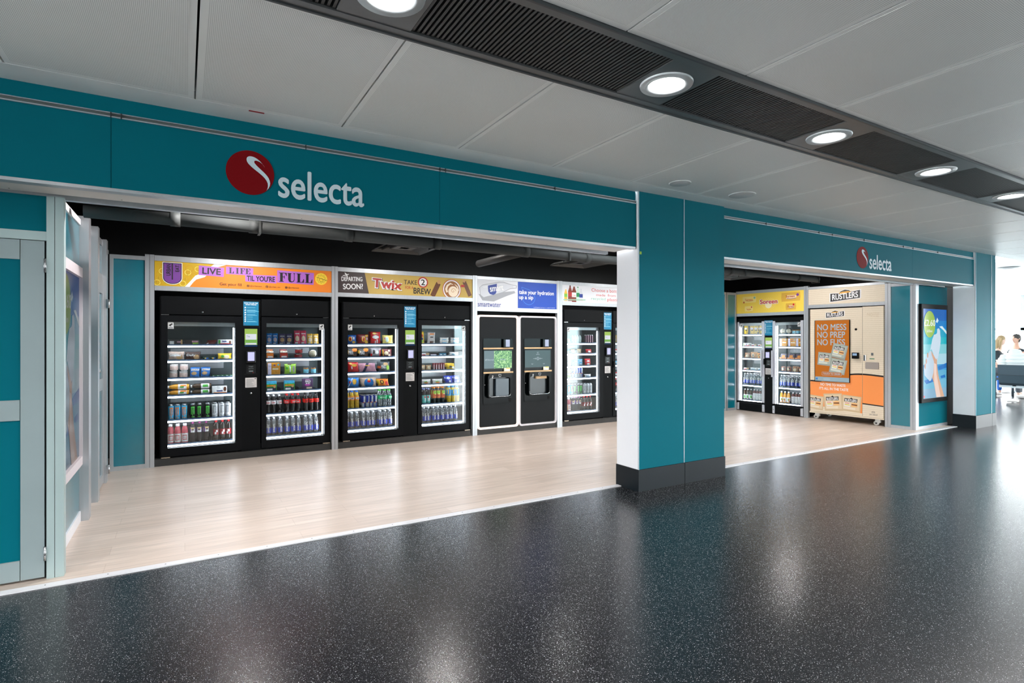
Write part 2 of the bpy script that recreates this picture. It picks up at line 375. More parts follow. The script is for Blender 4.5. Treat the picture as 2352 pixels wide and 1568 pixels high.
# shop front: fascias, rails, shutter soffit
def fascia(x0, x1, seams, n):
    m = MB(TEAL)
    m.box(x0, x1, 4.10, 4.16, 2.855, 2.96)
    xs = [x0]+seams+[x1]
    for a, b in zip(xs[:-1], xs[1:]): m.box(a+.0015, b-.0015, 4.09, 4.15, 2.405, 2.828)
    m.use(BLACK).box(x0, x1, 4.15, 4.155, 2.40, 2.99)
    sbuild(m, 'wall_fascia_%d' % n)
    t = MB(mat('fascia_rail', (84, 92, 92), .5)); t.box(x0, x1, 4.092, 4.12, 2.832, 2.852); t.use(ALU).box(x0, x1, 4.084, 4.10, 2.852, 2.857)
    t.use(ALU).box(x0, x1, 4.080, 4.10, 2.826, 2.833)
    t.use(SCREWM)
    for s_ in [x0+.0]+seams+[x0+1.06*i+.75 for i in range(int((x1-x0)/1.06))]: t.box(s_-.003, s_+.003, 4.0785, 4.10, 2.826, 2.857)
    t.use(ALU).box(x0, x1-.01, 4.088, 4.16, 2.385, 2.404)
    t.use(mat('soffit_board', (216, 210, 204), .5, fn=noisy(3, .04))).box(x0, x1-.01, 4.162, 4.40, 2.395, 2.41)
    t.use(SCREWM)
    for i in range(int((x1-x0)/.55)): t.cyl(x0+.3+.55*i, 4.20, 2.3938, .004, .0015, n=8); t.cyl(x0+.1+.55*i, 4.36, 2.3938, .004, .0015, n=8)
    t.use(BLACK).box(x0, x1-.01, 4.40, 4.50, 2.42, 2.44)
    t.use(ALU).box(x0, x1-.01, 4.50, 4.545, 2.385, 2.44)
    t.use(BLACK).box(x0, x1, 4.545, 4.56, 2.40, 3.05)
    sbuild(t, 'trim_fascia_%d' % n)
fascia(-3.2, 3.826, [-2.5, -.381, 1.742], 1)
fascia(5.10, 11.385, [7.211, 9.313], 2)
def pillar(x0, x1, seam, n, left_mat):
    m = MB(TEAL)
    m.box(x0, seam-.002, 4.07, 4.075, .215, 2.96); m.box(seam+.004, x1, 4.07, 4.075, .215, 2.96)
    m.use(left_mat).box(x0, x0+.02, 4.0755, 4.385, .215, 2.96)
    m.use(WHITE).box(x0+.02, x1-.02, 4.076, 4.385, .215, 2.96)
    m.use(ALU).box(x0-.002, x0+.004, 4.066, 4.07, .215, 2.96); m.box(seam-.002, seam+.004, 4.067, 4.07, .215, 2.96)
    m.use(TEAL).box(x1-.02, x1, 4.0755, 4.385, .215, 2.96)
    m.use(PLINTH).box(x0-.008, seam-.004, 4.058, 4.39, 0, .214); m.box(seam+.004, x1+.004, 4.058, 4.39, 0, .214); m.use(VOID).box(seam-.004, seam+.004, 4.064, 4.38, 0, .214)
    return sbuild(m, 'wall_pillar_%d' % n)
pillar(3.838, 5.098, 4.473, 1, WHITE); pillar(11.388, 12.185, 12.02, 2, GREYP)
o = B(mat('lime_sticker', (150, 190, 60), .6)).box(-.012, .012, -.0012, 0, -.014, .014).build('sticker', None, (3.862, 4.0655, 2.345)); tag(o, 'tiny lime green sticker on pillar beside the fascia', 'sticker')

# logos on the fascias
RED = mat('logo_red', (118, 8, 14), .6, spec=.1); LOGOW = mat('logo_white', (196, 212, 218), .4)
def bez(p0, p1, p2, p3, n=10):
    return [tuple((1-t)**3*a+3*(1-t)**2*t*b+3*(1-t)*t*t*c+t**3*d for a, b, c, d in zip(p0, p1, p2, p3)) for t in [i/n for i in range(n+1)]]
def logo():
    r = empty('shop_logo', '', 'logo')
    B(RED).disc(0, 0, .147, -.002, .002, 56).build('disc', r)
    k = .147
    def q(L): return [(a*k, b*k) for a, b in L]
    out = bez((.60,.32),(.42,.62),(.18,.78),(-.04,.74))+bez((-.04,.74),(-.2,.70),(-.2,.5),(-.05,.36),8)[1:]+bez((-.05,.36),(.2,.1),(.62,-.05),(.72,-.38),8)[1:]+bez((.72,-.38),(.76,-.55),(.70,-.68),(.66,-.74),5)[1:]
    inn = bez((.66,-.74),(.86,-.52),(.86,-.34),(.76,-.14),5)[1:]+bez((.76,-.14),(.62,.1),(.34,.24),(.17,.46),8)[1:]+bez((.17,.46),(.12,.56),(.2,.6),(.28,.58),6)[1:]+bez((.28,.58),(.42,.56),(.52,.46),(.60,.32),6)[1:-1]
    B(LOGOW).poly(q(out+inn), -.0032).build('swoosh', r)
    B(LOGOW).text('selecta', .172, .762, -.142, .205, -.0025, bold=.022).build('lettering', r); return r
lg = logo(); lg.location = (.378, 4.088, 2.61); lg['label'] = 'large red disc shop logo with white swoosh on left fascia'
l2 = dup(lg); l2.location = (7.935, 4.088, 2.605); l2['label'] = 'smaller red disc shop logo with white swoosh on right-hand fascia'
for o in (lg, l2): o['category'] = 'logo'; o['group'] = 'disc logos on the teal fascias'

# black shell of the shop above and behind the units
sh = MB(BLACK); sh.box(-3.2, 13, 4.56, 8.9, 3.05, 3.1); sbuild(sh, 'ceiling_shop')
sbuild(B(BLACK).box(-3.2, 13, 8.55, 8.7, 0, 3.05), 'wall_back')
sbuild(B(BLACK).box(11.86, 11.95, 4.50, 8.55, 0, 3.05).box(-3.3, -3.2, 3.5, 8.7, 0, 3.1), 'wall_side')
# pipes, ducts and vents under the black ceiling
PIPE = mat('grey_pipe', (54, 57, 57), .7, fn=noisy(4, .1))
pz = 2.455
pr = empty('ceiling_pipe', 'long grey pipe hung under the black shop ceiling', 'pipe', x=0, y=5.2, z=pz)
B(PIPE).cyl(-.65, 0, 0, .05, 9.4, 'x', 20).build('pipe', pr)
for x in (-.1, .47, 1.27, 2.15, 3.2, 4.05, 5.4, 6.6, 8.2): B(PIPE).cyl(x, 0, 0, .057, .07, 'x', 20).build('collar', pr)
hg = MB(mat('hanger', (44, 46, 46), .5, .5))
for x in (.55, 2.13, 3.8, 5.3, 6.9, 8.7):
    B(mat('hanger', (44,46,46))).box(x-.01, x+.01, -.062, .062, -.062, -.055).box(x-.01, x+.01, -.064, -.056, -.06, .06).box(x-.01, x+.01, .056, .064, -.06, .06).box(x-.004, x+.004, -.004, .004, .055, .59).build('hanger', pr)
B(PIPE).cyl(3.22, 0, -.0, .045, 1.1, 'y', 16).build('branch', pr).data.materials[0] = BLACK
def vent(x, y, lb):
    r = empty('air_diffuser', lb, 'vent', x=x, y=y, z=2.50, group='square air diffusers under the black ceiling')
    B(mat('duct_metal', (60, 60, 60), .5, .3)).box(-.13, .13, -.13, .13, .02, .54).build('duct', r)
    d_ = B(mat('diffuser_metal', (50, 50, 50), .5))
    for i, (a, b) in enumerate(((.29, .25), (.20, .17), (.12, .09))):
        frame_loop_h(d_, a, b, 0+.008*i)
    d_.box(-.05, .05, -.05, .05, .02, .03); d_.build('diffuser', r); return r
def frame_loop_h(m_, a, b, z):
    vs = [(sx*k, sy*k, zz) for k, zz in ((a, z), (b, z+.03), (b, z+.04), (a, z+.012)) for sx, sy in ((-1,-1),(1,-1),(1,1),(-1,1))]
    fs = []
    for q in range(4):
        for i in range(4): fs.append((q*4+i, q*4+(i+1) % 4, ((q+1) % 4)*4+(i+1) % 4, ((q+1) % 4)*4+i))
    m_.add(vs, fs)
vent(2.13, 6.0, 'dim square air diffuser under black ceiling above the gold banner')
vent(4.6, 6.0, 'square air diffuser on short metal duct near the white pillar side')
vent(7.75, 6.0, 'square air diffuser on metal duct seen right of the pillar')

# shop spotlights (real fittings high under the black ceiling)
def spot(x, y, lb, aim=(0, .25), e=1.0):
    r = empty('ceiling_spotlight', lb, 'spotlight', x=x, y=y, z=2.86, group='black spotlights inside the shop ceiling')
    B(BLKM).cyl(0, 0, .0, .095, .14, n=24).box(-.01, .01, -.01, .01, .13, .19).build('housing', r)
    B(mat('spot_lens', (255, 250, 246), .4, emit=130)).lathe([(.0001, -.002), (.085, -.002)], 20).build('lens', r)
    l = bpy.data.lights.new('lamp', 'SPOT'); l.energy = SPOT_W*e; l.spot_size = math.radians(150); l.spot_blend = .7; l.shadow_soft_size = .06; l.color = (1, .965, .95)
    lo = bpy.data.objects.new('lamp', l); C.objects.link(lo); lo.parent = r; lo.location = (0, 0, -.01)
    lo.rotation_euler = Vector((aim[0], aim[1], -1)).to_track_quat('-Z', 'Y').to_euler()
for i, (x, y) in enumerate(((.6, 6.75), (2.7, 6.2), (4.7, 6.4), (5.7, 6.3), (8.25, 6.35), (.35, 4.78), (7.2, 6.6), (9.0, 5.85))):
    spot(x, y, aim=(-.75, .15) if i == 5 else (.8, -.3) if i == 7 else (0, .25), e=(.75, .95, .55, .42, .85, 1.1, .5, .45)[i], lb='black shop ceiling spotlight hidden above the fascia, spot %s' % ['over orange banner', 'over gold banner', 'over water machines', 'behind the pillar', 'by the yellow banner', 'near left opening', 'behind teal pillar', 'near right opening'][i])

# ------------------------------------------------------------ frames of the wall units
def post(F, x0, x1, z1=2.48, y0=0.0, y1=.06, lb='', split=True):
    r = empty('frame_post', lb, 'post', F, x0, y0, 0.004, 'silver aluminium posts between the wall units')
    w_ = x1-x0; h = z1-.004
    if split:
        m_ = B(ALU).box(0, w_/2-.002, 0, y1-y0, 0, h).box(w_/2+.002, w_, 0, y1-y0, 0, h); m_.use(SCREWM).box(w_/2-.002, w_/2+.002, .006, y1-y0, 0, h-.001)
    else: m_ = B(ALU).box(0, w_, 0, y1-y0, 0, h)
    m_.build('profile', r); return r
post(F0, -.397, -.3065, lb='silver double post left of the orange banner')
post(F0, 1.708, 1.790, lb='silver double post between orange and gold banners')
post(F0, 3.827, 3.904, lb='silver double post between gold banner and water machines')
post(F0, 5.418, 5.520, lb='silver double post between water machines and next fridge')
post(F0, 7.661, 7.748, lb='silver double post hidden behind the teal pillar')
post(FR, 1.412, 1.492, 2.50, lb='silver double post between yellow banner and burger machine')
post(FR, 2.785, 2.872, 2.44, lb='silver double post right of the burger machine')
post(FR, 3.155, 3.235, 2.40, lb='silver double post at right corner of the shop')
def panel(F, x0, x1, z0, z1, lb, g=TEALIN, rail=.05, y=.0, side=(0, 0), top=.05):
    r = empty('wall_panel', lb, 'panel', F, x0, y, .004, 'teal infill panels in silver frames')
    w_ = x1-x0; f_ = B(ALU).box(0, w_, 0, .05, z0-.004, z0+rail-.004).box(0, w_, 0, .05, z1-top-.004, z1-.004)
    if side[0]: f_.box(0, side[0], 0, .05, z0+rail-.004, z1-top-.004)
    if side[1]: f_.box(w_-side[1], w_, 0, .05, z0+rail-.004, z1-top-.004)
    f_.build('frame', r)
    B(g).box(side[0], w_-side[1], .015, .03, z0+rail-.004, z1-top-.004).build('infill', r, label='teal infill sheet'); return r
panel(F0, -.73, -.398, .004, 2.455, 'tall teal panel left of the first fridge', side=(.035, 0), top=.045)
panel(FR, 2.873, 3.154, .004, 2.43, 'narrow teal panel right of the burger machine')
panel(F0, 9.72, 10.02, .004, 2.47, 'narrow pale teal panel in far corner beside the yellow banner', side=(.03, .03))
panel(F0, 7.75, 9.70, .004, 2.47, 'wide teal panel at back hidden behind the pillar', side=(.03, .03))

# ---- header signs
def PR(n, c, r=.45): return mat('print_'+n, c, r)
PBLK = PR('black', (24, 20, 22)); PWHT = PR('white', (236, 236, 236)); PINK_ = PR('ink', (40, 36, 44))
def header(F, x0, x1, z0, z1, lb, bg, zt=2.475, zb=None, y=0.0):
    zb = zb if zb is not None else z0-.055
    r = empty('header_sign', lb, 'sign', F, x0, y, zb, 'printed banners in silver frames above the machines')
    w_ = x1-x0
    B(ALU).box(.001, w_-.001, 0, .06, 0, z0-zb).box(.001, w_-.001, 0, .06, z1-zb, zt-zb).build('frame', r)
    B(bg).box(.001, w_-.001, .010, .05, z0-zb, z1-zb).build('panel', r)
    r['_x'] = x0; r['_z'] = zb; return r
class Art(MB):
    """printed artwork given in wall coordinates, placed on a sign"""
    def __init__(s, ox, oz, y=.0095): MB.__init__(s); s.ox, s.oz, s.y0 = ox, oz, y
    def _y(s, L): s.n_ = getattr(s, 'n_', 0)+1; return s.y0-.0006*L-(s.n_ % 9)*.00003
    def P(s, m, pts, L=0): s.use(m); return s.poly([(a-s.ox, b-s.oz) for a, b in pts], s._y(L))
    def R(s, m, x0, x1, z0, z1, L=0): return s.P(m, [(x0,z0),(x1,z0),(x1,z1),(x0,z1)], L)
    def D(s, m, cx, cz, r, L=0, rz=None): s.use(m); return s.disc(cx-s.ox, cz-s.oz, r, s._y(L), rz=rz)
    def O(s, m, cx, cz, r0, r1, L=0, k=1.0): s.use(m); return s.ring(cx-s.ox, cz-s.oz, r0, r1, s._y(L), k=k)
    def S(s, m, pts, wd, L=0): s.use(m); return s.stroke([(a-s.ox, b-s.oz) for a, b in pts], wd, s._y(L))
    def T(s, m, t, x0, x1, z0, h, L=1, **k): s.use(m); return s.text(t, x0-s.ox, (x1-s.ox) if x1 is not None else None, z0-s.oz, h, s._y(L), **k)
def quad(x0, x1, z0, z1, sk=0, ti=0): return [(x0, z0-ti), (x1, z0+ti), (x1-sk, z1+ti), (x0+sk*0, z1-ti)]

# orange banner
ORG = mat('banner_orange', (236, 130, 24), .5, fn=noisy(2, .03)); YEL = PR('yellow', (206, 166, 16)); PUR = PR('purple', (174, 104, 196)); PURD = PR('deep_purple', (118, 62, 148))
h1 = header(F0, -.3045, 1.708, 2.122, 2.413, 'long orange and yellow banner with purple word tiles', ORG)
a = Art(-.3045, 2.067)
a.P(YEL, [(-.303, 2.123), (.02, 2.123), (.075, 2.19), (.11, 2.215), (.15, 2.25), (.21, 2.30), (.26, 2.36), (.31, 2.404), (.33, 2.4125), (-.303, 2.4125)], 0)
for i in range(30):
    cx, cz = -.28+.52*((i*37) % 30)/30, 2.16+.225*((i*7) % 5)/5
    if cx+.045 > .05+(cz-2.14)*.9: continue
    a.O(PR('ochre', (206, 150, 20)) if i % 3 else PR('pale_yellow', (250, 232, 120)), cx, cz, .028+.008*(i % 3), .033+.008*(i % 3), 1)
for i in range(26): a.R(PR('olive', (120, 100, 20)), -.29+.0225*i, -.2875+.0225*i, 2.15+.05*((i*5) % 4), 2.18+.05*((i*5) % 4), 1) if -.29+.0225*i < (.04+.05*((i*5) % 4)*.9) else None
a.P(PWHT, [(.0, 2.123), (.05, 2.123), (.092, 2.185), (.12, 2.215), (.205, 2.247), (.26, 2.30), (.33, 2.37), (.44, 2.4125), (.31, 2.4125), (.25, 2.36), (.19, 2.30), (.11, 2.262), (.075, 2.215), (.04, 2.17)], 2)
def shield(m, e, L): a.P(m, [(-.215-e, 2.392+e), (-.215-e, 2.22)]+[(-.126+(.089+e)*math.cos(PI+PI*i/12), 2.222+(.068+e)*math.sin(PI+PI*i/12)) for i in range(1, 12)]+[(-.037+e, 2.22), (-.037+e, 2.392+e)], L)
shield(PWHT, .012, 3); shield(PBLK, .005, 4); shield(PURD, -.003, 5); a.R(PBLK, -.133, -.121, 2.20, 2.392, 6)
a.P(PUR, [(.144, 2.272), (.413, 2.262), (.418, 2.374), (.147, 2.387)], 3); a.P(PUR, [(.44, 2.302), (.742, 2.296), (.745, 2.392), (.44, 2.392)], 3)
a.P(PUR, [(.654, 2.220), (1.016, 2.213), (1.018, 2.312), (.652, 2.306)], 4); a.P(PUR, [(1.024, 2.226), (1.475, 2.216), (1.480, 2.374), (1.026, 2.384)], 3)
a.D(PR('sun_yellow', (250, 214, 60)), 1.572, 2.300, .079, 3)
st = []
for i in range(20): st.append((1.572+(.062 if i % 2 else .042)*math.cos(PI*i/10), 2.298+(.062 if i % 2 else .042)*math.sin(PI*i/10)))
a.S(PBLK, st+[st[0]], .003, 4); a.S(PBLK, [(1.555, 2.27), (1.575, 2.262), (1.592, 2.27), (1.597, 2.29), (1.585, 2.305), (1.56, 2.306), (1.548, 2.295), (1.555, 2.27)], .004, 4); a.S(PBLK, [(1.515, 2.32), (1.63, 2.288)], .004, 4); a.O(PBLK, 1.637, 2.286, .006, .009, 4)
a.build('artwork', h1)
a = Art(-.3045, 2.067)
a.T(PBLK, 'URBAN', -.166-.068, -.166+.068, 2.311-.02, .044, 8, rot=90, bold=.035); a.T(PBLK, 'EAT.', -.076-.044, -.076+.044, 2.337-.018, .040, 8, rot=90, bold=.035)
a.T(PBLK, 'LIVE', .182, .382, 2.285, .078, 5, bold=.03, rot=-1.5)
def serif(word, x0, x1, z0, h, L):
    """fat-face letters: thick stems, thin bars and flat slab feet"""
    n = len(word); cw = (x1-x0)/n; t = cw*.30; hl = h*.07
    for i, c in enumerate(word):
        X = x0+i*cw; Rr = X+cw*.92
        if c in 'LIF':
            cx = X+cw*.10 if c != 'I' else X+cw*.34
            a.R(PBLK, cx+cw*.06, cx+cw*.06+t, z0, z0+h, L); a.R(PBLK, cx-cw*.06, cx+cw*.18+t, z0, z0+hl, L); a.R(PBLK, cx-cw*.06, cx+cw*.18+t, z0+h-hl, z0+h, L)
        if c == 'L': a.P(PBLK, [(X+.1*cw, z0), (Rr, z0), (Rr, z0+h*.42), (Rr-cw*.07, z0+h*.42), (Rr-cw*.22, z0+hl), (X+.1*cw, z0+hl)], L)
        if c in 'FE':
            if c == 'E':
                a.R(PBLK, X+cw*.14, X+cw*.14+t, z0, z0+h, L); a.P(PBLK, [(X, z0), (Rr, z0), (Rr, z0+h*.34), (Rr-cw*.07, z0+h*.34), (Rr-cw*.2, z0+hl), (X, z0+hl)], L)
            a.P(PBLK, [(X+.05*cw, z0+h), (Rr, z0+h), (Rr, z0+h*.66), (Rr-cw*.07, z0+h*.66), (Rr-cw*.2, z0+h-hl), (X+.05*cw, z0+h-hl)], L)
            a.R(PBLK, X+.3*cw, X+.66*cw, z0+h*.5, z0+h*.5+hl, L); a.R(PBLK, X+.62*cw, X+.69*cw, z0+h*.36, z0+h*.68, L)
        if c == 'U':
            a.R(PBLK, X+.08*cw, X+.08*cw+t, z0+h*.25, z0+h, L); a.R(PBLK, X, X+.16*cw+t, z0+h-hl, z0+h, L)
            a.S(PBLK, [(X+.08*cw+t/2, z0+h*.3), (X+.28*cw, z0+h*.09), (X+.5*cw, z0+h*.03), (X+.7*cw, z0+h*.12), (X+.78*cw, z0+h*.3)], [t, t*.8, hl*1.5, hl*1.3, hl], L)
            a.R(PBLK, X+.75*cw, X+.81*cw, z0+h*.28, z0+h, L); a.R(PBLK, X+.66*cw, X+.9*cw, z0+h-hl, z0+h, L)
serif('LIFE', .468, .716, 2.312, .070, 5); serif('FULL', 1.043, 1.468, 2.238, .118, 5)
a.T(PBLK, "TIL YOU'RE", .669, .999, 2.228, .070, 6, bold=.045)
a.T(PBLK, 'Get your fill', .369, .612, 2.146, .046, 5, bold=.02)
for x, t in ((.672, '@urbaneat'), (.891, '@urban_eat'), (1.121, '@urbaneat')):
    a.R(PBLK, x, x+.026, 2.153, 2.179, 5); a.R(ORG, x+.010, x+.015, 2.156, 2.174, 6); a.R(ORG, x+.008, x+.018, 2.166, 2.169, 6); a.T(PBLK, t, x+.036, x+.172, 2.152, .026, 5)
a.build('lettering', h1)

# gold banner
GOLD = mat('banner_gold', (196, 164, 78), .5, fn=noisy(3, .05)); BRN = PR('dark_brown', (42, 22, 20)); TWR = PR('red', (176, 28, 22)); CHOC = PR('chocolate', (86, 46, 24)); CHOL = PR('chocolate_light', (140, 84, 44))
h2 = header(F0, 1.790, 3.826, 2.130, 2.418, 'long gold and brown banner with coffee cup', GOLD)
a = Art(1.790, 2.075)
a.P(BRN, [(1.792, 2.131), (2.216, 2.131), (2.156, 2.4175), (1.792, 2.4175)], 0)
for i in range(30):
    for j in range(7):
        x, z = 3.36+.0145*i, 2.16+.036*j+(.018 if i % 2 else 0)
        if x < 3.79 and z < 2.41: a.P(PR('gold_dot', (166, 128, 50)), [(x-.004, z), (x, z-.006), (x+.004, z), (x, z+.006)], 0)
def bar(x0, z0, x1, z1, wd):
    a.S(CHOC, [(x0, z0), (x1, z1)], wd, 1); dx, dz = x1-x0, z1-z0; l = math.hypot(dx, dz); ux, uz = dx/l, dz/l
    for i in range(int(l/.02)):
        p = .012+.02*i; a.S(CHOL, [(x0+ux*p-uz*wd*.42, z0+uz*p+ux*wd*.42), (x0+ux*(p+.012), z0+uz*(p+.012)), (x0+ux*p+uz*wd*.42, z0+uz*p-ux*wd*.42)], .004, 2)
bar(3.165, 2.133, 3.262, 2.33, .075); bar(3.785, 2.16, 3.685, 2.375, .062)
a.D(PR('biscuit', (196, 150, 96)), 3.268, 2.348, .030, 2); a.D(PR('biscuit', (196, 150, 96)), 3.682, 2.385, .024, 2)
a.R(TWR, 3.63, 3.69, 2.29, 2.325, 2)
def arcdisc(m, cx, cz, r, L, zb=2.131):
    pts = [(cx+r*math.cos(2*PI*i/48), max(zb, cz+r*math.sin(2*PI*i/48))) for i in range(48)]; a.P(m, pts, L)
arcdisc(TWR, 3.478, 2.245, .152, 3); arcdisc(PWHT, 3.478, 2.245, .144, 4); arcdisc(PR('coffee', (150, 92, 44)), 3.478, 2.245, .126, 5)
sw = PR('milk_foam', (240, 222, 196)); arcdisc(sw, 3.50, 2.215, .080, 6)
a.S(sw, [(3.40+.0, 2.20), (3.385, 2.25), (3.405, 2.30), (3.455, 2.335), (3.50, 2.32)], [.03, .035, .03, .022, .005], 6); a.S(PR('coffee_swirl', (196, 146, 96)), [(3.50+.045*math.cos(t*.7)*(1-t/12), 2.225+.045*math.sin(t*.7)*(1-t/12)) for t in range(12)], .008, 7)
a.S(sw, [(3.52, 2.33), (3.57, 2.29), (3.585, 2.24), (3.56, 2.19)], [.004, .02, .02, .01], 6)
a.O(TWR, 3.016, 2.330, .062, .078, 3); a.D(PWHT, 3.016, 2.330, .062, 3)
for i in range(12): t = PI*i/6; a.S(PBLK, [(3.016+.052*math.cos(t), 2.33+.052*math.sin(t)), (3.016+.060*math.cos(t), 2.33+.060*math.sin(t))], .004, 4)
a.P(PWHT, [(1.855, 2.366), (1.895, 2.378), (1.878, 2.402), (1.888, 2.405), (1.915, 2.384), (1.938, 2.391), (1.938, 2.382), (1.918, 2.372), (1.924, 2.345), (1.914, 2.343), (1.903, 2.366), (1.856, 2.357)], 2)
a.build('artwork', h2)
a = Art(1.790, 2.075)
for t, x0, x1, z0, h, rt in (('DEPARTING', 1.838, 2.124, 2.292, .062, 2), ('SOON?', 1.858, 2.132, 2.182, .078, 3)): a.T(PWHT, t, x0, x1, z0, h, 2, bold=.035, rot=rt)
a.T(PBLK, 'Twix', 2.258, 2.710, 2.196, .152, 2, bold=.10, rot=-3); a.T(PWHT, 'Twix', 2.252, 2.706, 2.200, .152, 3, bold=.085, rot=-3); a.T(TWR, 'Twix', 2.264, 2.694, 2.212, .132, 4, bold=.045, rot=-3)
a.T(PBLK, 'TAKE', 2.724, 2.925, 2.288, .064, 3, bold=.02); a.T(TWR, 'FOR A', 2.745, 2.868, 2.222, .042, 3, bold=.012); a.T(PBLK, 'BREW', 2.870, 3.138, 2.155, .088, 3, bold=.03, rot=-2); a.T(PBLK, '2', 2.985, 3.047, 2.288, .085, 5, bold=.03)
a.build('lettering', h2)

# white and blue banner over the water machines
WHB = mat('banner_white', (224, 226, 231), .5, fn=noisy(2, .02)); BLU = PR('royal_blue', (0, 66, 172)); NAVY = PR('navy_text', (20, 52, 140)); GRY1 = PR('bottle_grey', (208, 211, 217)); GRY2 = PR('bottle_shadow', (158, 160, 166)); GRY3 = PR('bottle_light', (222, 224, 228))
h3 = header(F0, 3.905, 5.418, 1.995, 2.428, 'taller white and blue banner above the two water machines', WHB, zb=1.935)
a = Art(3.905, 1.935)
a.R(BLU, 4.644, 5.408, 1.998, 2.425, 0)
a.P(GRY2, [(3.93, 2.20), (4.0, 2.10), (4.2, 2.09), (4.45, 2.19), (4.60, 2.24), (4.58, 2.27), (4.40, 2.25), (4.1, 2.17)], 1)
a.P(GRY2, [(3.945, 2.30), (3.965, 2.17), (4.02, 2.135), (4.36, 2.235), (4.50, 2.30), (4.62, 2.315), (4.625, 2.362), (4.51, 2.375), (4.38, 2.408), (4.30, 2.405), (4.0, 2.345)], 2)
a.P(GRY1, [(3.955, 2.30), (3.97, 2.185), (4.02, 2.15), (4.36, 2.245), (4.50, 2.31), (4.61, 2.322), (4.612, 2.356), (4.50, 2.368), (4.37, 2.398), (4.30, 2.395), (4.0, 2.335)], 3)
a.P(GRY3, [(4.0, 2.318), (4.32, 2.375), (4.42, 2.37), (4.30, 2.355), (4.02, 2.295)], 4); a.R(GRY3, 4.56, 4.61, 2.325, 2.352, 4)
a.P(NAVY, [(4.095, 2.335), (4.10, 2.245), (4.13, 2.205), (4.19, 2.192), (4.235, 2.215), (4.25, 2.255), (4.255, 2.372)], 5)
dr = [(4.86+.085*math.cos(PI*i/10+PI), 2.155+.09*math.sin(PI*i/10+PI)) for i in range(11)]
a.S(PR('drop_blue', (60, 130, 220)), [(4.715, 2.34), (4.74, 2.26)]+[(4.855-.12*math.cos(PI*i/12), 2.17-.11*math.sin(PI*i/12)) for i in range(13)]+[(4.95, 2.24), (4.87, 2.30), (4.715, 2.34)], .006, 1)
a.build('artwork', h3)
a = Art(3.905, 1.935)
a.T(PWHT, 'smart', 4.128, 4.375, 2.255, .082, 7, bold=.03, rot=9); a.T(NAVY, 'smartwater', 3.917, 4.330, 2.003, .062, 3, bold=.012)
a.T(PWHT, 'take your hydration', 4.665, 5.352, 2.208, .088, 3, bold=.028); a.T(PWHT, 'up a sip', 4.665, 4.940, 2.128, .078, 3, bold=.028); a.T(PWHT, '(c) 2023 glaceau "smartwater" is a registered trademark', 4.95, 5.376, 2.012, .014, 3)
a.build('lettering', h3)

# white recycling banner
h4 = header(F0, 5.520, 7.66, 2.130, 2.422, 'white banner with row of drink bottles and red writing', WHB)
a = Art(5.520, 2.075)
def pb(cx, w_, z1, body, lab, cap, z0=2.15):
    a.P(body, [(cx-w_/2, z0), (cx+w_/2, z0), (cx+w_/2, z0+(z1-z0)*.62), (cx+w_*.18, z1-.03), (cx+w_*.16, z1-.012), (cx-w_*.16, z1-.012), (cx-w_*.18, z1-.03), (cx-w_/2, z0+(z1-z0)*.62)], 1)
    if lab: a.R(lab, cx-w_/2, cx+w_/2, z0+(z1-z0)*.30, z0+(z1-z0)*.58, 2)
    a.R(cap, cx-w_*.2, cx+w_*.2, z1-.014, z1, 2)
pb(5.60, .065, 2.36, PR('orange_drink', (246, 186, 60)), PR('lime', (120, 180, 60)), PWHT); pb(5.69, .085, 2.415, PR('cola', (120, 40, 20)), TWR, PBLK); pb(5.775, .095, 2.415, PR('cola', (120, 40, 20)), PWHT, PWHT, 2.135); pb(5.855, .075, 2.40, PR('pale_green', (196, 226, 210)), PR('green', (0, 130, 70)), PR('green', (0,130,70))); pb(5.925, .075, 2.37, GRY1, NAVY, GRY1)
a.P(PR('mint', (150, 206, 180)), [(5.545, 2.158), (6.02, 2.168), (6.02, 2.188), (5.545, 2.178)], 3)
a.build('artwork', h4)
CR = PR('coral_text', (206, 70, 66)); a = Art(5.520, 2.075)
a.T(CR, 'Choose a bottle', 6.155, 6.80, 2.330, .060, 1, bold=.004); a.T(CR, 'made  from', 6.262, 6.71, 2.256, .044, 1, bold=.004); a.T(PR('mint_text', (130, 196, 170)), 'recycled', 6.148, 6.475, 2.172, .062, 1, bold=.004); a.T(CR, "plastic'", 6.515, 6.81, 2.160, .074, 1, bold=.004)
a.T(CR, 'these bottles made from recycled plastic', 5.58, 5.98, 2.166, .014, 5); a.T(PWHT, 'Coke', 5.74, 5.81, 2.235, .03, 4, bold=.02); a.T(CR, 'Coke', 5.742, 5.808, 2.237, .026, 5, bold=.01)
a.build('lettering', h4)

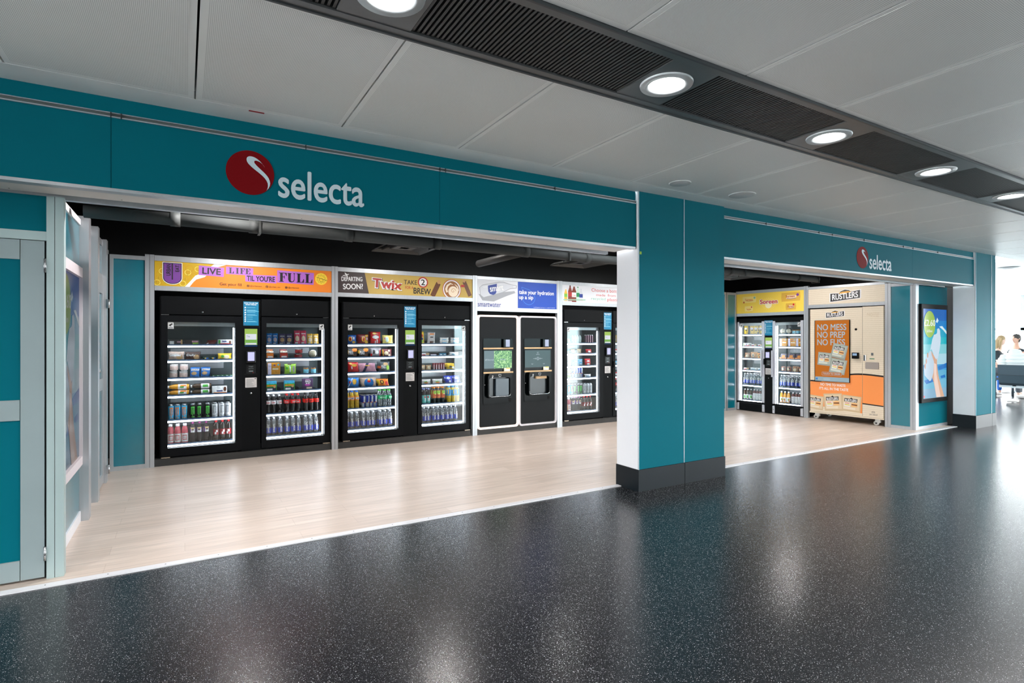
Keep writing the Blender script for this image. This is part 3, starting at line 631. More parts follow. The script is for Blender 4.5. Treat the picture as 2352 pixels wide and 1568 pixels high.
# yellow banner (right wall)
YB = mat('banner_yellow', (248, 214, 84), .5, fn=noisy(2, .03)); SRED = PR('bright_red', (212, 34, 34))
h5 = header(FR, -.02, 1.412, 2.030, 2.435, 'yellow banner with loaf packets at end wall', YB, zt=2.495, zb=1.97)
a = Art(-.02, 1.97)
LY = PR('glow_yellow', (252, 228, 130)); PKT = PR('packet_gold', (226, 178, 70)); PKP = PR('packet_pale', (250, 226, 140))
for i in range(24): t = 2*PI*i/24; a.S(LY, [(.70+.05*math.cos(t), 2.21+.05*math.sin(t)), (.70+.16*math.cos(t), 2.21+.12*math.sin(t))], [.004, .010], 0)
a.D(PR('cream', (255, 244, 200)), .70, 2.185, .07, 1)
for (x0, x1, z0, z1, c, d_, ti) in ((.135, .43, 2.245, 2.372, PKP, LY, .006), (.185, .36, 2.07, 2.175, PKP, LY, .004), (.972, 1.336, 2.230, 2.400, PKT, PR('packet_cream', (246, 226, 180)), .006), (1.06, 1.253, 2.066, 2.192, PKT, PR('packet_cream', (246, 226, 180)), .003)):
    n_ = 9; a.P(c, [(x0, z0), (x1, z0+ti), (x1+.008, (z0+z1)/2), (x1, z1+ti), (x0, z1), (x0-.006, (z0+z1)/2)], 1)
    a.P(d_, [(x0+(x1-x0)*.25, z0+(z1-z0)*.3), (x0+(x1-x0)*.8, z0+(z1-z0)*.35), (x0+(x1-x0)*.82, z0+(z1-z0)*.68), (x0+(x1-x0)*.3, z0+(z1-z0)*.72)], 2)
    a.S(PURD if c is PKT else PR('orange_mark', (206, 110, 50)), [(x0+(x1-x0)*.28, z0+(z1-z0)*.34), (x0+(x1-x0)*.5, z0+(z1-z0)*.26), (x0+(x1-x0)*.8, z0+(z1-z0)*.36)], .008, 3)
a.D(PURD, 1.29, 2.352, .026, 4); a.D(SRED, 1.21, 2.165, .018, 4); a.D(PR('mint', (150,206,180)), .40, 2.345, .022, 4); a.D(SRED, .335, 2.155, .014, 4)
a.P(PR('orange_mark', (206,110,50)), [(.14, 2.25), (.16, 2.285), (.185, 2.26), (.17, 2.235)], 4)
a.build('artwork', h5)
a = Art(-.02, 1.97)
a.T(PWHT, 'Soreen', .508, .900, 2.196, .108, 3, bold=.06, shear=.0); a.T(SRED, 'Soreen', .520, .888, 2.205, .090, 4, bold=.028)
for x0, x1, z, h, c in ((.19, .36, 2.29, .045, PR('pale_red', (226, 130, 90))), (.225, .32, 2.105, .028, PR('pale_red', (226,130,90))), (1.06, 1.235, 2.305, .048, TWR), (1.095, 1.215, 2.118, .034, TWR)): a.T(c, 'Soreen', x0, x1, z, h, 6, bold=.025)
a.build('lettering', h5)

# burger banner and burger machine (right wall)
def card(nt, b):
    tc = nt.nodes.new('ShaderNodeTexCoord'); wv = nt.nodes.new('ShaderNodeTexWave'); wv.bands_direction = 'Z'; wv.inputs['Scale'].default_value = 9; wv.inputs['Distortion'].default_value = .6; wv.inputs['Detail'].default_value = 2
    nt.links.new(tc.outputs['Object'], wv.inputs['Vector'])
    mp = nt.nodes.new('ShaderNodeMapping'); mp.inputs['Scale'].default_value = (6, 6, 60); n = nt.nodes.new('ShaderNodeTexNoise'); n.inputs['Scale'].default_value = 5
    nt.links.new(tc.outputs['Object'], mp.inputs[0]); nt.links.new(mp.outputs[0], n.inputs['Vector'])
    m_ = nt.nodes.new('ShaderNodeMath'); m_.operation = 'MULTIPLY_ADD'; m_.inputs[1].default_value = .5; nt.links.new(wv.outputs['Fac'], m_.inputs[0]); nt.links.new(n.outputs['Fac'], m_.inputs[2])
    cr = nt.nodes.new('ShaderNodeValToRGB'); cr.color_ramp.elements[0].position = .35; cr.color_ramp.elements[1].position = .85; cr.color_ramp.elements[0].color = lin((212, 196, 170)); cr.color_ramp.elements[1].color = lin((228, 214, 192))
    nt.links.new(m_.outputs[0], cr.inputs[0]); nt.links.new(cr.outputs[0], b.inputs['Base Color'])
CARD = mat('corrugated_card_print', (226, 208, 180), .5, fn=card)
h6 = header(FR, 1.492, 2.785, 2.137, 2.430, 'card patterned banner with black burger logo', CARD, zt=2.475, zb=2.078)
def badge(a, cx, cz, wd, hh, L, ti=.0, blk=PBLK, txt='RUSTLERS'):
    k = wd/2; t = ti
    def p(u, v): return (cx+u*k, cz+v*hh/2+u*t*hh)
    for e, m_, l_ in ((.06, PWHT, 0), (0, blk, 1)):
        a.P(m_, [p(-1-e, -1-e*2), p(1+e, -.9-e*2), p(1+e*1.3, .9+e*2), p(.42, .72+e*2), p(.28, 1.15+e*2), p(0, 1.42+e*2), p(-.28, 1.15+e*2), p(-.42, .72+e*2), p(-1-e, .9+e*2)], L+l_)
    a.S(PR('badge_gold', (226, 164, 60)), [p(-.4, .72), p(-.15, .82), p(0, .74), p(.15, .82), p(.4, .72)], [hh*.08, hh*.2, hh*.24, hh*.2, hh*.08], L+2)
    a.T(PWHT, txt, cx-.88*k, cx+.88*k, cz-.36*hh, hh*.68, L+3, bold=.04, rot=math.degrees(math.atan2(ti*hh, k)), shear=.05)
a = Art(1.492, 2.078); badge(a, 2.142, 2.275, .50, .155, 0, .12); a.build('logo_badge', h6)

bm_ = empty('burger_machine', 'cream and orange burger vending machine on white castors', 'vending machine', FR, 1.522, .02, 0)
X0 = 1.522
c_ = B(CARD).box(0, .902, 0, .62, .145, 2.055).box(.906, 1.236, 0, .62, .145, 2.065); c_.use(mat('card_edge', (214, 200, 176))).box(-.004, 1.245, -.012, .62, .115, .143); c_.use(BLACK).box(.902, .906, .004, .6, .145, 2.05); c_.build('cabinet', bm_)
a = Art(X0, 0, -.0006)
OR2 = PR('machine_orange', (246, 148, 78))
def wave(x0, x1, f, top, m_, L, n=14):
    xs = [x0+(x1-x0)*i/n for i in range(n+1)]; a.P(m_, [(x, f(x)) for x in xs]+[(x, top(x)) for x in xs[::-1]], L)
ztop = lambda x: .700 if x < 1.7 else .70+.165*(math.sin(min(1, (x-1.7)/.72)*PI/2)) if x < 2.43 else .865-.022*((x-2.43)/.33)**1.5
zbot = lambda x: .147 if x < 2.424 else .375-.02*(x-2.43)/.33
wave(1.524, 2.423, zbot, ztop, OR2, 0); wave(2.429, 2.757, zbot, ztop, OR2, 0)
for x0, x1 in ((1.524, 2.423), (2.429, 2.757)): wave(x0, x1, ztop, lambda x: ztop(x)+.028, PBLK, 1)
wave(2.429, 2.757, lambda x: zbot(x)-.02, zbot, PBLK, 1)
a.P(CARD, [(1.524, .147), (2.423, .147), (2.423, .19), (1.524, .27)], 1)
def pack(cx, cz, wd, hh, rt, L, b_='tan', nm=True):
    c1, c2 = math.cos(math.radians(rt)), math.sin(math.radians(rt))
    cols = {'tan': ((206, 182, 146), (222, 200, 168), (232, 218, 196)), 'grey': ((150, 158, 150), (172, 180, 170), (206, 210, 200))}[b_]
    def p(u, v): x, z = u*wd/2, v*hh/2; return (cx+x*c1-z*c2, cz+x*c2+z*c1)
    def clip(L_): return [(max(1.5245, x), z) for x, z in L_] if b_ == 'tan' else L_
    A, B_, D_ = [PR('pack_%s_%d' % (b_, i), cc) for i, cc in enumerate(cols)]
    a.P(A, clip([p(-1, -.9), p(.9, -1), p(1, .9), p(-.9, 1)]), L); a.P(B_, clip([p(-.86, -.70), p(.78, -.78), p(.86, .80), p(-.80, .86)]), L+1)
    a.P(D_, clip([p(-.80, -.68), p(.40, -.72), p(.42, -.46), p(-.78, -.44)]), L+2)
    a.P(PBLK, clip([p(-.72, .22), p(.58, .18), p(.62, .60), p(.15, .58), p(0, .74), p(-.15, .58), p(-.68, .62)]), L+2)
    q = p(-.05, .38); a.T(PWHT, 'RUSTLERS', q[0]-wd*.29, q[0]+wd*.29, q[1]-hh*.075, hh*.15, L+3, bold=.05, rot=rt)
    a.P(PR('bun', (236, 186, 120)), clip([p(.0, -.35), p(.6, -.38), p(.62, .05), p(.3, .14), p(.02, .05)]), L+2); a.P(PR('patty', (110, 56, 34)), clip([p(.02, -.16), p(.6, -.2), p(.6, -.06), p(.04, -.04)]), L+3)
    a.P(PWHT, clip([p(-.72, -.36), p(-.1, -.38), p(-.1, .08), p(-.72, .10)]), L+2); a.P(PR('pack_orange', (226, 110, 50)), clip([p(-.66, -.02), p(-.16, -.04), p(-.16, .04), p(-.66, .06)]), L+3); a.P(PR('lime_mark', (226, 200, 60)), clip([p(-.66, -.22), p(-.14, -.24), p(-.14, -.12), p(-.66, -.1)]), L+3)
pack(1.625, .312, .30, .27, -2, 2); pack(2.245, .345, .33, .30, -1, 3); pack(1.94, .345, .34, .33, 8, 7)
a.build('printed_wrap', bm_)
a = Art(X0, 0, -.0006); badge(a, 1.967, 1.947, .31, .095, 0, .10)
NOC = PR('faint_no', (214, 196, 170)); a.T(NOC, 'NO', 2.50, 2.595, 1.895, .055, 1, bold=.05, rot=-6); a.T(NOC, 'MESS\nPREP\nFUSS', 2.60, 2.69, 1.875, .085, 1, bold=.03, rot=-6)
a.T(PWHT, 'NO TIME TO WASTE', 1.713, 2.150, .634, .050, 2, bold=.03); a.T(PWHT, "IT'S ALL IN THE TASTE", 1.690, 2.196, .560, .050, 2, bold=.03)
a.T(PBLK, 'just baked', 2.536, 2.664, .170, .036, 1, bold=.004); a.O(PBLK, 2.60, .235, .012, .015, 1); a.O(PBLK, 2.582, .230, .009, .012, 1); a.O(PBLK, 2.618, .230, .009, .012, 1)
a.build('lettering', bm_)
sc_ = MB(BLKM).box(1.618-X0, 2.226-X0, -.030, 0, .717, 1.842).build('screen', bm_)
a = Art(X0, 0, -.031)
SO = mat('screen_orange', (196, 112, 40), .15, emit=.75); SWH = mat('screen_white', (206, 226, 236), .15, emit=.5); SBL = mat('screen_pale_blue', (186, 214, 226), .15, emit=.5)
a.R(SO, 1.630, 2.222, .80, 1.838, 0); a.R(SBL, 1.630, 2.222, .722, .80, 0)
pack(1.80, 1.13, .255, .25, -2, 1, 'grey'); pack(2.055, 1.275, .27, .27, -10, 4, 'grey'); pack(2.035, 1.005, .285, .28, -8, 8, 'grey')
a.P(SWH, rrect(1.755, 2.10, .828, .893, .012), 13); a.P(SO, rrect(1.759, 2.096, .832, .889, .010), 14)
a.D(PR('blue_dot', (40, 120, 200)), 1.66, .762, .018, 1); a.P(SWH, rrect(1.775, 1.90, .742, .778, .016), 1)
a.build('screen_picture', sc_)
a = Art(X0, 0, -.031)
for i, t in enumerate(('NO MESS', 'NO PREP', 'NO FUSS')): a.T(SWH, t, 1.668, 2.176-(.02 if i else 0), 1.655-.137*i, .116, 3, bold=.022)
a.T(SWH, 'TOUCH TO ORDER', 1.775, 2.08, .845, .032, 16, bold=.04); a.T(PR('grey_txt', (120, 150, 165)), 'start order', 1.80, 1.875, .754, .012, 3)
a.build('screen_lettering', sc_)
def bits(parent, X0):
    cr = MB(BLKM).box(2.275-X0, 2.378-X0, -.06, 0, 1.150, 1.258, .008); r_ = cr.build('card_reader', parent)
    MB(mat('reader_screen', (150, 180, 210), .2, emit=.8)).rect(2.292-X0, 2.362-X0, 1.205, 1.245, -.061).build('reader_screen', r_)
    MB(BLKM).cyl(2.322-X0, -.006, 1.669, .02, .008, 'y').build('camera_eye', parent)
    MB(STEEL).box(2.449-X0, 2.488-X0, -.02, 0, 1.116, 1.220, .006).build('door_handle', parent)
    MB(STEEL).rect(2.564-X0, 2.600-X0, 1.210, 1.258, -.001).build('sticker_plate', parent)
    MB(mat('green_slot', (20, 110, 70), .4)).box(2.542-X0, 2.617-X0, -.004, 0, 1.147, 1.162).build('coin_slot', parent)
    MB(mat('steel_flap', (170, 160, 152), .4, .4)).poly(rrect(2.475-X0, 2.688-X0, .975, 1.096, .015), -.008, .008).build('dispensing_flap', parent)
bits(bm_, X0)
for x, y in ((1.64-X0, .05), (2.66-X0, .05), (1.64-X0, .55), (2.66-X0, .55)):
    k = B(mat('castor_white', (214, 214, 210), .4)).box(x-.045, x+.035, y-.02, y+.03, .055, .115, .006).cyl(x-.03, y-.012, .045, .042, .03, 'y', 18); k.use(mat('castor_hub', (60, 60, 62), .5)).cyl(x-.03, y-.014, .045, .016, .034, 'y', 12); k.build('castor', bm_)

# dark surround behind the machines on both walls
sbuild(B(CHAR).box(-.306, 1.708, .02, .7, .0045, .085).box(1.79, 3.80, .02, .7, .0045, .085).box(3.905, 5.418, .02, .7, .0045, .085).box(5.52, 7.66, .02, .7, .0045, .085), 'trim_kickboard', F0)

# ------------------------------------------------------------ smart fridges
BLUEP = PR('poster_blue', (0, 122, 164)); NOTE = PR('notice_paper', (206, 202, 200))
SHELF = [1.42, 1.236, 1.02, .81, .516, .226]
def lines_(a, x0, x1, z1, z0, n, m_, L=2, th=.0035, seed=1):
    rr = random.Random(seed)
    for i in range(n):
        z = z1-(z1-z0)*i/(n-1); a.R(m_, x0, x0+(x1-x0)*(.55+.45*rr.random()), z-th/2, z+th/2, L)
def column(r, cx, y, yo, dep=.6, z0=.07, z1=2.0, w_=.215, dz=0):
    k = B(BLKM).box(cx-w_/2, cx+w_/2, y, y+dep, z0, z1)
    k.use(mat('seam', (4,4,4))).box(cx-w_/2+.03, cx+w_/2-.03, y-.0005, y+.001, .872, .876).box(cx-w_/2+.03, cx+w_/2-.03, y-.0005, y+.001, 1.052, 1.055)
    col = k.build('control_column', r, (0, 0, dz))
    a = Art(0, 0, y-.0008)
    a.R(BLUEP, cx-.088, cx+.088, 1.669, 1.972, 0)
    a.T(PWHT, 'HOW TO USE THE\nSMART FRIDGE', cx-.078, cx+.078, 1.925, .036, 1, bold=.035)
    for i, z in enumerate((1.896, 1.864, 1.834, 1.806, 1.776, 1.750, 1.724)):
        a.P(PWHT, [(cx-.076, z-.009), (cx-.058, z-.008), (cx-.056, z+.004), (cx-.066, z+.010), (cx-.074, z+.003)], 1)
        for q in range(1+(i in (1, 3, 6))+(i == 1)): a.R(PR('pale_blue_ink', (150, 214, 232)), cx-.046, cx+.05+.02*((i*3+q) % 3)-.03*(i in (4, 5)), z-.0015-.008*q, z+.0025-.008*q, 1)
    a.R(SRED, cx-.078, cx-.070, 1.678, 1.686, 1); a.build('instruction_poster', col)
    a = Art(0, 0, y-.0008)
    SG = mat('screen_green', (166, 200, 98), .2, emit=.75); SLT = mat('screen_card', (224, 226, 238), .2, emit=.8)
    a.R(SG, cx-.073, cx+.073, 1.402, 1.627, 0); a.R(mat('screen_green_deep', (130, 186, 90), .2, emit=.7), cx-.073, cx+.073, 1.428, 1.495, 1); a.R(mat('screen_navy', (34, 60, 110), .2, emit=.5), cx-.073, cx+.073, 1.402, 1.424, 1)
    a.R(SLT, cx-.062, cx+.062, 1.490, 1.562, 2); a.T(PR('slate_text', (90, 100, 140)), 'Tap', cx-.052, cx-.012, 1.517, .026, 3, bold=.01); a.R(SLT, cx-.062, cx+.062, 1.428, 1.448, 2); a.T(PR('slate_text', (90,100,140)), 'Refund', cx-.055, cx-.018, 1.434, .008, 3)
    a.build('touch_screen', col)
    cd = B(mat('reader_body', (10, 12, 14), .3)).box(cx-.058, cx+.052, y-.035, y, 1.20, 1.345, .008); cd = cd.build('card_reader', col)
    MB(mat('reader_lilac', (196, 196, 244), .2, emit=1.0)).rect(cx-.040, cx+.036, 1.222, 1.333, -.0, 0).build('reader_screen', col, (0, y-.0362, 0))
    a = Art(0, 0, y-.0008); a.R(mat('sticker_black', (14, 18, 20), .3), cx-.055, cx+.055, 1.062, 1.175, 0)
    a.T(PR('grey_ink', (150, 160, 162)), 'TAP OR INSERT\nTO OPEN', cx-.03, cx+.03, 1.140, .018, 1, bold=.01); a.T(PR('grey_ink', (150,160,162)), 'CARD ONLY', cx-.03, cx+.03, 1.118, .008, 1, bold=.01); a.R(PR('grey_ink', (150,160,162)), cx-.024, cx+.024, 1.086, 1.096, 1); a.R(SRED, cx+.02, cx+.028, 1.068, 1.074, 1); a.build('payment_sticker', col)
    a = Art(0, 0, y-.0008); a.R(NOTE, cx-.066, cx+.066, .885, 1.008, 0); lines_(a, cx-.055, cx+.058, .990, .896, 14, PR('grey_print', (128, 128, 130)), 1, .003, 3); a.R(PBLK, cx+.04, cx+.058, .990, .998, 2); a.build('notice', col)
    lk = B(STEEL).cyl(cx+.0, y-.008, .813, .013, .008, 'y', 14); lk.use(SCREWM).box(cx-.002, cx+.002, y-.009, y-.007, .806, .82); lk.build('lock', col)
    return col
def cctv(parent, x, z, y, mir=1):
    a = Art(0, 0, y); a.R(PR('sticker_white', (206, 208, 208)), x-.03, x+.03, z-.04, z+.04, 0)
    a.P(PBLK, [(x-.02*mir, z+.004), (x+.012*mir, z+.026), (x+.020*mir, z+.014), (x-.012*mir, z-.008)], 1); a.R(PBLK, x-.003, x+.003, z-.012, z+.01, 1); a.R(PR('grey_print', (128,128,130)), x-.022, x+.022, z-.033, z-.022, 1); a.build('camera_sticker', parent)
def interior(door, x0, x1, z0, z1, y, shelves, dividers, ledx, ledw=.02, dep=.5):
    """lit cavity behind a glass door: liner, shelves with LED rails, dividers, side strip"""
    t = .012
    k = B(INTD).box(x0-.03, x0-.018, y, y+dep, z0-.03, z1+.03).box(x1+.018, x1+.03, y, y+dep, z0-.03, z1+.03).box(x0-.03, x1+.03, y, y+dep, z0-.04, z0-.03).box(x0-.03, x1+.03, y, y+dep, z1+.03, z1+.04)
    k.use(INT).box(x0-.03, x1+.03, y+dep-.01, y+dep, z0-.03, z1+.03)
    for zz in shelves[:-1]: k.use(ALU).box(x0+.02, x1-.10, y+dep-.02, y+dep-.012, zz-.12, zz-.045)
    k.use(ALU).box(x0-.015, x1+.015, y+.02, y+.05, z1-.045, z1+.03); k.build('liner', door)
    k = B(LEDV).box(ledx, ledx+ledw*.6, y+.008, y+.02, z0+.01, z1-.06); k.build('light_strip', door)
    out = []; a_, b_ = (x0-.015, ledx-.006) if ledx > (x0+x1)/2 else (ledx+ledw+.006, x1+.015)
    for i, zz in enumerate(shelves):
        s_ = B(INTD).box(a_, b_, y+.045, y+dep-.03, zz-.014, zz); s_.use(mat('shelf_lip', (40, 58, 78), .3)).box(a_, b_, y+.036, y+.042, zz-.005, zz+.016)
        sh_ = s_.build('shelf', door); out.append((sh_, y, zz, dep))
        B(LED).box(a_, b_, y+.028, y+.036, zz-.023, zz-.004).build('light_rail', sh_)
    return out
SHV = {}
def smart_fridge(F, ox, lb, lm, w4=True):
    r = empty('smart_fridge', lb, 'drinks fridge', F, ox, .06, 0, 'black twin-door smart fridges on the back wall')
    body = B(BLKM).box(.0, .012, .01, .64, .09, 2.0).box(1.952, 1.964, .01, .64, .09, 2.0).box(.0, 1.964, .62, .64, .09, 2.0).box(.0, 1.964, .05, .64, 1.785, 2.0).box(.012, 1.952, .05, .62, .09, .16).build('cabinet', r)
    for (gx0, gx1, dx0, dx1, nm) in ((.078, .797, .013, .872, 'left'), (1.158, 1.878, 1.100, 1.948, 'right')):
        d = B(BLKD).box(dx0, gx0, 0, .045, .10, 1.780).box(gx1, dx1, 0, .045, .10, 1.780).box(gx0, gx1, 0, .045, 1.702, 1.780).box(gx0, gx1, 0, .045, .10, .200)
        dr_ = d.build('door', r)
        B(GLASS).box(gx0, gx1, .012, .018, .200, 1.702).build('glass_pane', dr_)
        hx = dx0+.0 if nm == 'left' else dx1-.09
        B(mat('hinge_brass', (196, 180, 160), .3, .7)).box(hx, hx+.09, -.012, .02, .088, .098).cyl(hx+.05, .0, .062, .012, .03, n=10).build('hinge', dr_)
        hb = B(STEEL).box(hx, hx+.08, -.002, .02, 1.784, 1.790); hb.build('hinge', dr_)
        tp = B(BLKM).box(dx0, dx1, -.004, .05, 1.795, 2.008).build('top_panel', r)
        lk = B(STEEL).cyl((dx0+dx1)/2, -.012, 1.825, .010, .008, 'y', 12); lk.use(SCREWM).cyl((dx0+dx1)/2, -.013, 1.825, .004, .002, 'y', 8); lk.build('lock', tp)
        div = [[gx0+(gx1-gx0-.03)*q for q in (.25, .5, .75)]]*2+[[gx0+(gx1-gx0-.03)*q for q in (.34, .67)]]*4
        SHV[lm+' '+nm] = interior(r, gx0, gx1, .20, 1.70, .05, SHELF, div, gx1-.020 if nm == 'left' or 1 else gx0)
        cctv(dr_, gx0+.032 if nm == 'left' else gx1-.034, 1.66, .011, 1 if nm == 'left' else 1)
        B(STEEL).cyl(dx1-.05, .02, .062, .012, .03, n=10).build('foot', dr_)
    column(r, .978, .004, 0)
    hd = B(BLKD).box(1.094, 1.108, -.03, .0, .98, 1.10, .004).build('door_handle', r)
    return r
f1 = smart_fridge(F0, -.254, 'black twin-door drinks fridge under the orange banner', 'orange')
f2 = smart_fridge(F0, 1.860, 'black twin-door drinks fridge under the gold banner', 'gold')
f4 = smart_fridge(F0, 5.590, 'black twin-door drinks fridge half hidden by the teal pillar', 'white')

# silver-framed fridge on the right wall
SH5 = [1.588, 1.34, 1.092, .843, .534, .222]
f5 = empty('display_fridge', 'silver-edged twin-door fridge under the yellow banner', 'drinks fridge', FR, 0, .02, 0)
B(BLKM).box(0, .01, .03, .62, .02, 1.93).box(1.385, 1.395, .03, .62, .02, 1.93).box(0, 1.395, .6, .62, .02, 1.93).box(0, 1.395, .05, .62, 1.86, 1.93).box(.01, 1.385, .06, .6, .01, .17).box(0, .615, .0, .05, 1.865, 1.91).box(.78, 1.395, .0, .05, 1.865, 1.91).build('cabinet', f5)
SILV = mat('silver_door_edge', (196, 198, 206), .35, .4)
for dx0, dx1, hs in ((.004, .612, 1), (.783, 1.392, 0)):
    g0, g1 = dx0+.047, dx1-.062 if hs else dx1-.052
    if not hs: g0 = dx0+.056
    d = B(SILV).box(dx0, g0-.003, -.01, .04, .205, 1.855, .004).box(g1+.003, dx1, -.01, .04, .205, 1.855, .004)
    d.use(BLKM).box(g0-.003, g1+.003, 0, .04, 1.828, 1.858).box(g0-.003, g1+.003, 0, .04, .170, .205)
    dr_ = d.build('door', f5)
    B(GLASS).box(g0, g1, .010, .015, .205, 1.83).build('glass_pane', dr_)
    hx = dx1-.05 if hs else dx0+.01
    B(SILV).box(hx-.012, hx+.018, -.06, -.035, .74, 1.27, .006).box(hx-.004, hx+.01, -.035, -.01, .80, .82).box(hx-.004, hx+.01, -.035, -.01, 1.19, 1.21).build('door_handle', dr_)
    kp = B(BLKM).box(dx0+.03, dx1-.03, 0, .04, .02, .165).box(dx0+.25, dx0+.40, -.006, 0, .07, .125); kp.use(SILV).box(dx0, dx0+.045, -.01, .04, .02, .165).box(dx1-.05, dx1, -.01, .04, .02, .165); kp.use(STEEL).cyl(dx1-.025 if hs else dx0+.022, -.014, .09, .008, .004, 'y', 10); kp.build('kick_panel', f5)
    div = [[g0+(g1-g0)*q for q in (.36, .68)]]*6
    SHV['yellow '+('left' if hs else 'right')] = interior(f5, g0, g1, .20, 1.82, .05, SH5, div, g0+.002, .022, .48)
    if hs: cctv(dr_, g0+.045, 1.775, .009)
    else: cctv(dr_, g1-.03, 1.775, .009)
column(f5, .697, .0, 0, z0=.11, z1=2.0, w_=.16, dz=-.1)
B(BLKD).box(.612, .632, -.05, 0, .98, 1.10, .004).build('door_latch', f5)

# ------------------------------------------------------------ water machines
GLOSSB = mat('gloss_black', (6, 10, 11), .08, spec=.07); MATB = mat('satin_charcoal', (14, 16, 18), .48, spec=.15); WOODT = mat('ash_strip', (214, 178, 132), .5, fn=noisy(8, .06, stretch=(6, 1, 1)))
def water_machine(ox, w_, lb, lit, k):
    r = empty('water_dispenser', lb, 'water machine', F0, ox, .04, .085, 'tall black water machines with glowing rounded rims')
    z1 = 1.79; R_ = .05
    B(MATB).poly(rrect(.03, w_-.03, .03, z1-.03, .03), .0, .02).build('front_panel', r)
    rim = MB(mat('rim_lit', (255, 236, 226), .5, emit=.7) if lit else mat('rim_white', (206, 202, 206), .4, emit=.1))
    frame_loop(rrect(0, w_, 0, z1, R_), rrect(.026, w_-.026, .026, z1-.026, .034), -.025, .09, rim); rim.build('glowing_rim', r)
    B(BLKM).poly(rrect(.008, w_-.008, .008, z1-.008, .045), .066, .55).build('cabinet', r)
    c = w_/2; x0, x1 = c-.268, c+.268; o = -.085
    B(GLOSSB).poly(rrect(x0, x1, .47+o, 1.505+o, .02), -.010, .010).build('glossy_fascia', r)
    B(WOODT).box(x0, x1, -.030, -.010, 1.337+o, 1.361+o, .003).build('wood_strip', r); B(WOODT).box(x0, x1, -.030, -.010, .955+o, .980+o, .003).build('wood_strip', r)
    sc = B(mat('dark_display_glass', (10, 16, 18), .08, spec=.1)).box(x0+.006, x1-.008, -.016, -.010, 1.01+o, 1.325+o).build('display', r)
    a = Art(0, 0, -.0165); sx0, sx1 = x0+.012, x1-.022
    if k == 0:
        a.R(mat('display_grey_blue', (122, 148, 156), .1, emit=.55), sx0, sx0+.178, 1.032+o, 1.312+o, 0)
        def leafy(nt, b):
            n = nt.nodes.new('ShaderNodeTexNoise'); n.inputs['Scale'].default_value = 22; n.inputs['Detail'].default_value = 4; n.inputs['Distortion'].default_value = 1.6
            tc = nt.nodes.new('ShaderNodeTexCoord'); nt.links.new(tc.outputs['Object'], n.inputs['Vector'])
            cr = nt.nodes.new('ShaderNodeValToRGB'); e = cr.color_ramp.elements; e[0].position = .36; e[0].color = lin((34, 84, 80)); e[1].position = .68; e[1].color = lin((196, 226, 170)); q = e.new(.52); q.color = lin((104, 160, 96))
            nt.links.new(n.outputs['Fac'], cr.inputs[0]); nt.links.new(cr.outputs[0], b.inputs['Emission Color']); b.inputs['Emission Strength'].default_value = .6
        a.R(mat('display_leaves', (100, 160, 100), .1, emit=.6, fn=leafy), sx0+.178, sx1, 1.032+o, 1.312+o, 0)
        a.T(SWH, '#Filtered', sx0+.015, sx0+.168, 1.155+o, .030, 1, bold=.02); a.T(SWH, '#1ea', sx0+.285, sx0+.39, 1.155+o, .036, 1, bold=.02)
    else:
        a.R(mat('display_teal_grey', (88, 122, 126), .1, emit=.4), sx0, sx1, 1.032+o, 1.312+o, 0); q = (sx0+sx1)/2
        a.T(SWH, 'OUT\nOF\nSERVICE', q-.035, q+.035, 1.235+o, .05, 1); a.O(SWH, q, 1.175+o, .020, .026, 1)
        for s_ in (-1, 1): a.S(SWH, [(q+s_*.09, 1.175+o), (q+s_*.035, 1.175+o)], .005, 1); a.S(SWH, [(q+s_*.05, 1.188+o), (q+s_*.035, 1.175+o), (q+s_*.05, 1.162+o)], .005, 1)
        a.S(SWH, [(q-.009, 1.166+o), (q+.009, 1.184+o)], .004, 1); a.S(SWH, [(q-.009, 1.184+o), (q+.009, 1.166+o)], .004, 1)
        for s_ in (-.11, .12): a.R(SWH, q+s_-.02, q+s_+.02, 1.088+o, 1.092+o, 1); a.R(SWH, q+s_-.015, q+s_+.015, 1.078+o, 1.081+o, 1)
    a.build('display_picture', sc)
    a = Art(0, 0, -.0315); a.R(PR('label_white', (220, 220, 214)), x0+.36, x0+.475, .982+o, 1.038+o, 0); a.R(PR('label_yellow', (226, 206, 60)), x0+.40, x0+.472, 1.024+o, 1.036+o, 1); a.R(PR('label_yellow', (226,206,60)), x0+.366, x0+.372, .990+o, 1.03+o, 1); a.build('price_label', r)
    rd = B(GLOSSB).box(x0+.34, x0+.47, -.05, -.010, 1.363+o, 1.500+o, .006).build('card_reader', r); MB(mat('reader_lilac2', (196, 206, 236), .2, emit=.7)).rect(x0+.383, x0+.458, 1.374+o, 1.488+o, -.0512).build('reader_screen', rd)
    # dispensing bay: a rounded frame proud of the fascia with a real recess look and shelf
    fr = MB(GLOSSB); frame_loop(rrect(c-.215, c+.20, .565+o, .95+o, .055), rrect(c-.195, c+.18, .60+o, .89+o, .035), -.075, .066, fr); bay = fr.build('dispensing_bay', r)
    b2 = MB(mat('bay_inside', (22, 28, 32), .3)).rect(c-.195, c+.18, .60+o, .89+o, -.0108); b2.build('bay_back', bay)
    B(STEEL).tube([(c-.205, -.078, .64+o), (c-.195, -.078, .605+o), (c-.16, -.078, .592+o), (c+.15, -.078, .592+o), (c+.182, -.078, .605+o), (c+.19, -.078, .64+o)], .004, 8).build('chrome_lip', bay)
    if k == 0: B(mat('bay_shutter', (46, 60, 70), .3)).box(c-.07, c+.165, -.060, -.012, .60+o, .87+o).build('shutter', bay)
    else: B(WOODT).box(c-.06, c+.15, -.05, -.012, .845+o, .885+o).build('wood_block', bay)
    a = Art(0, 0, -.0765); a.S(PWHT, [(c-.028, .938+o), (c-.022, .905+o), (c+.010, .905+o), (c+.016, .938+o), (c-.028, .938+o)], .005, 0); a.O(PWHT, c-.135, .915+o, .007, .011, 0); a.D(PWHT, c-.14, .892+o, .008, 0); a.build('cup_icon', bay)
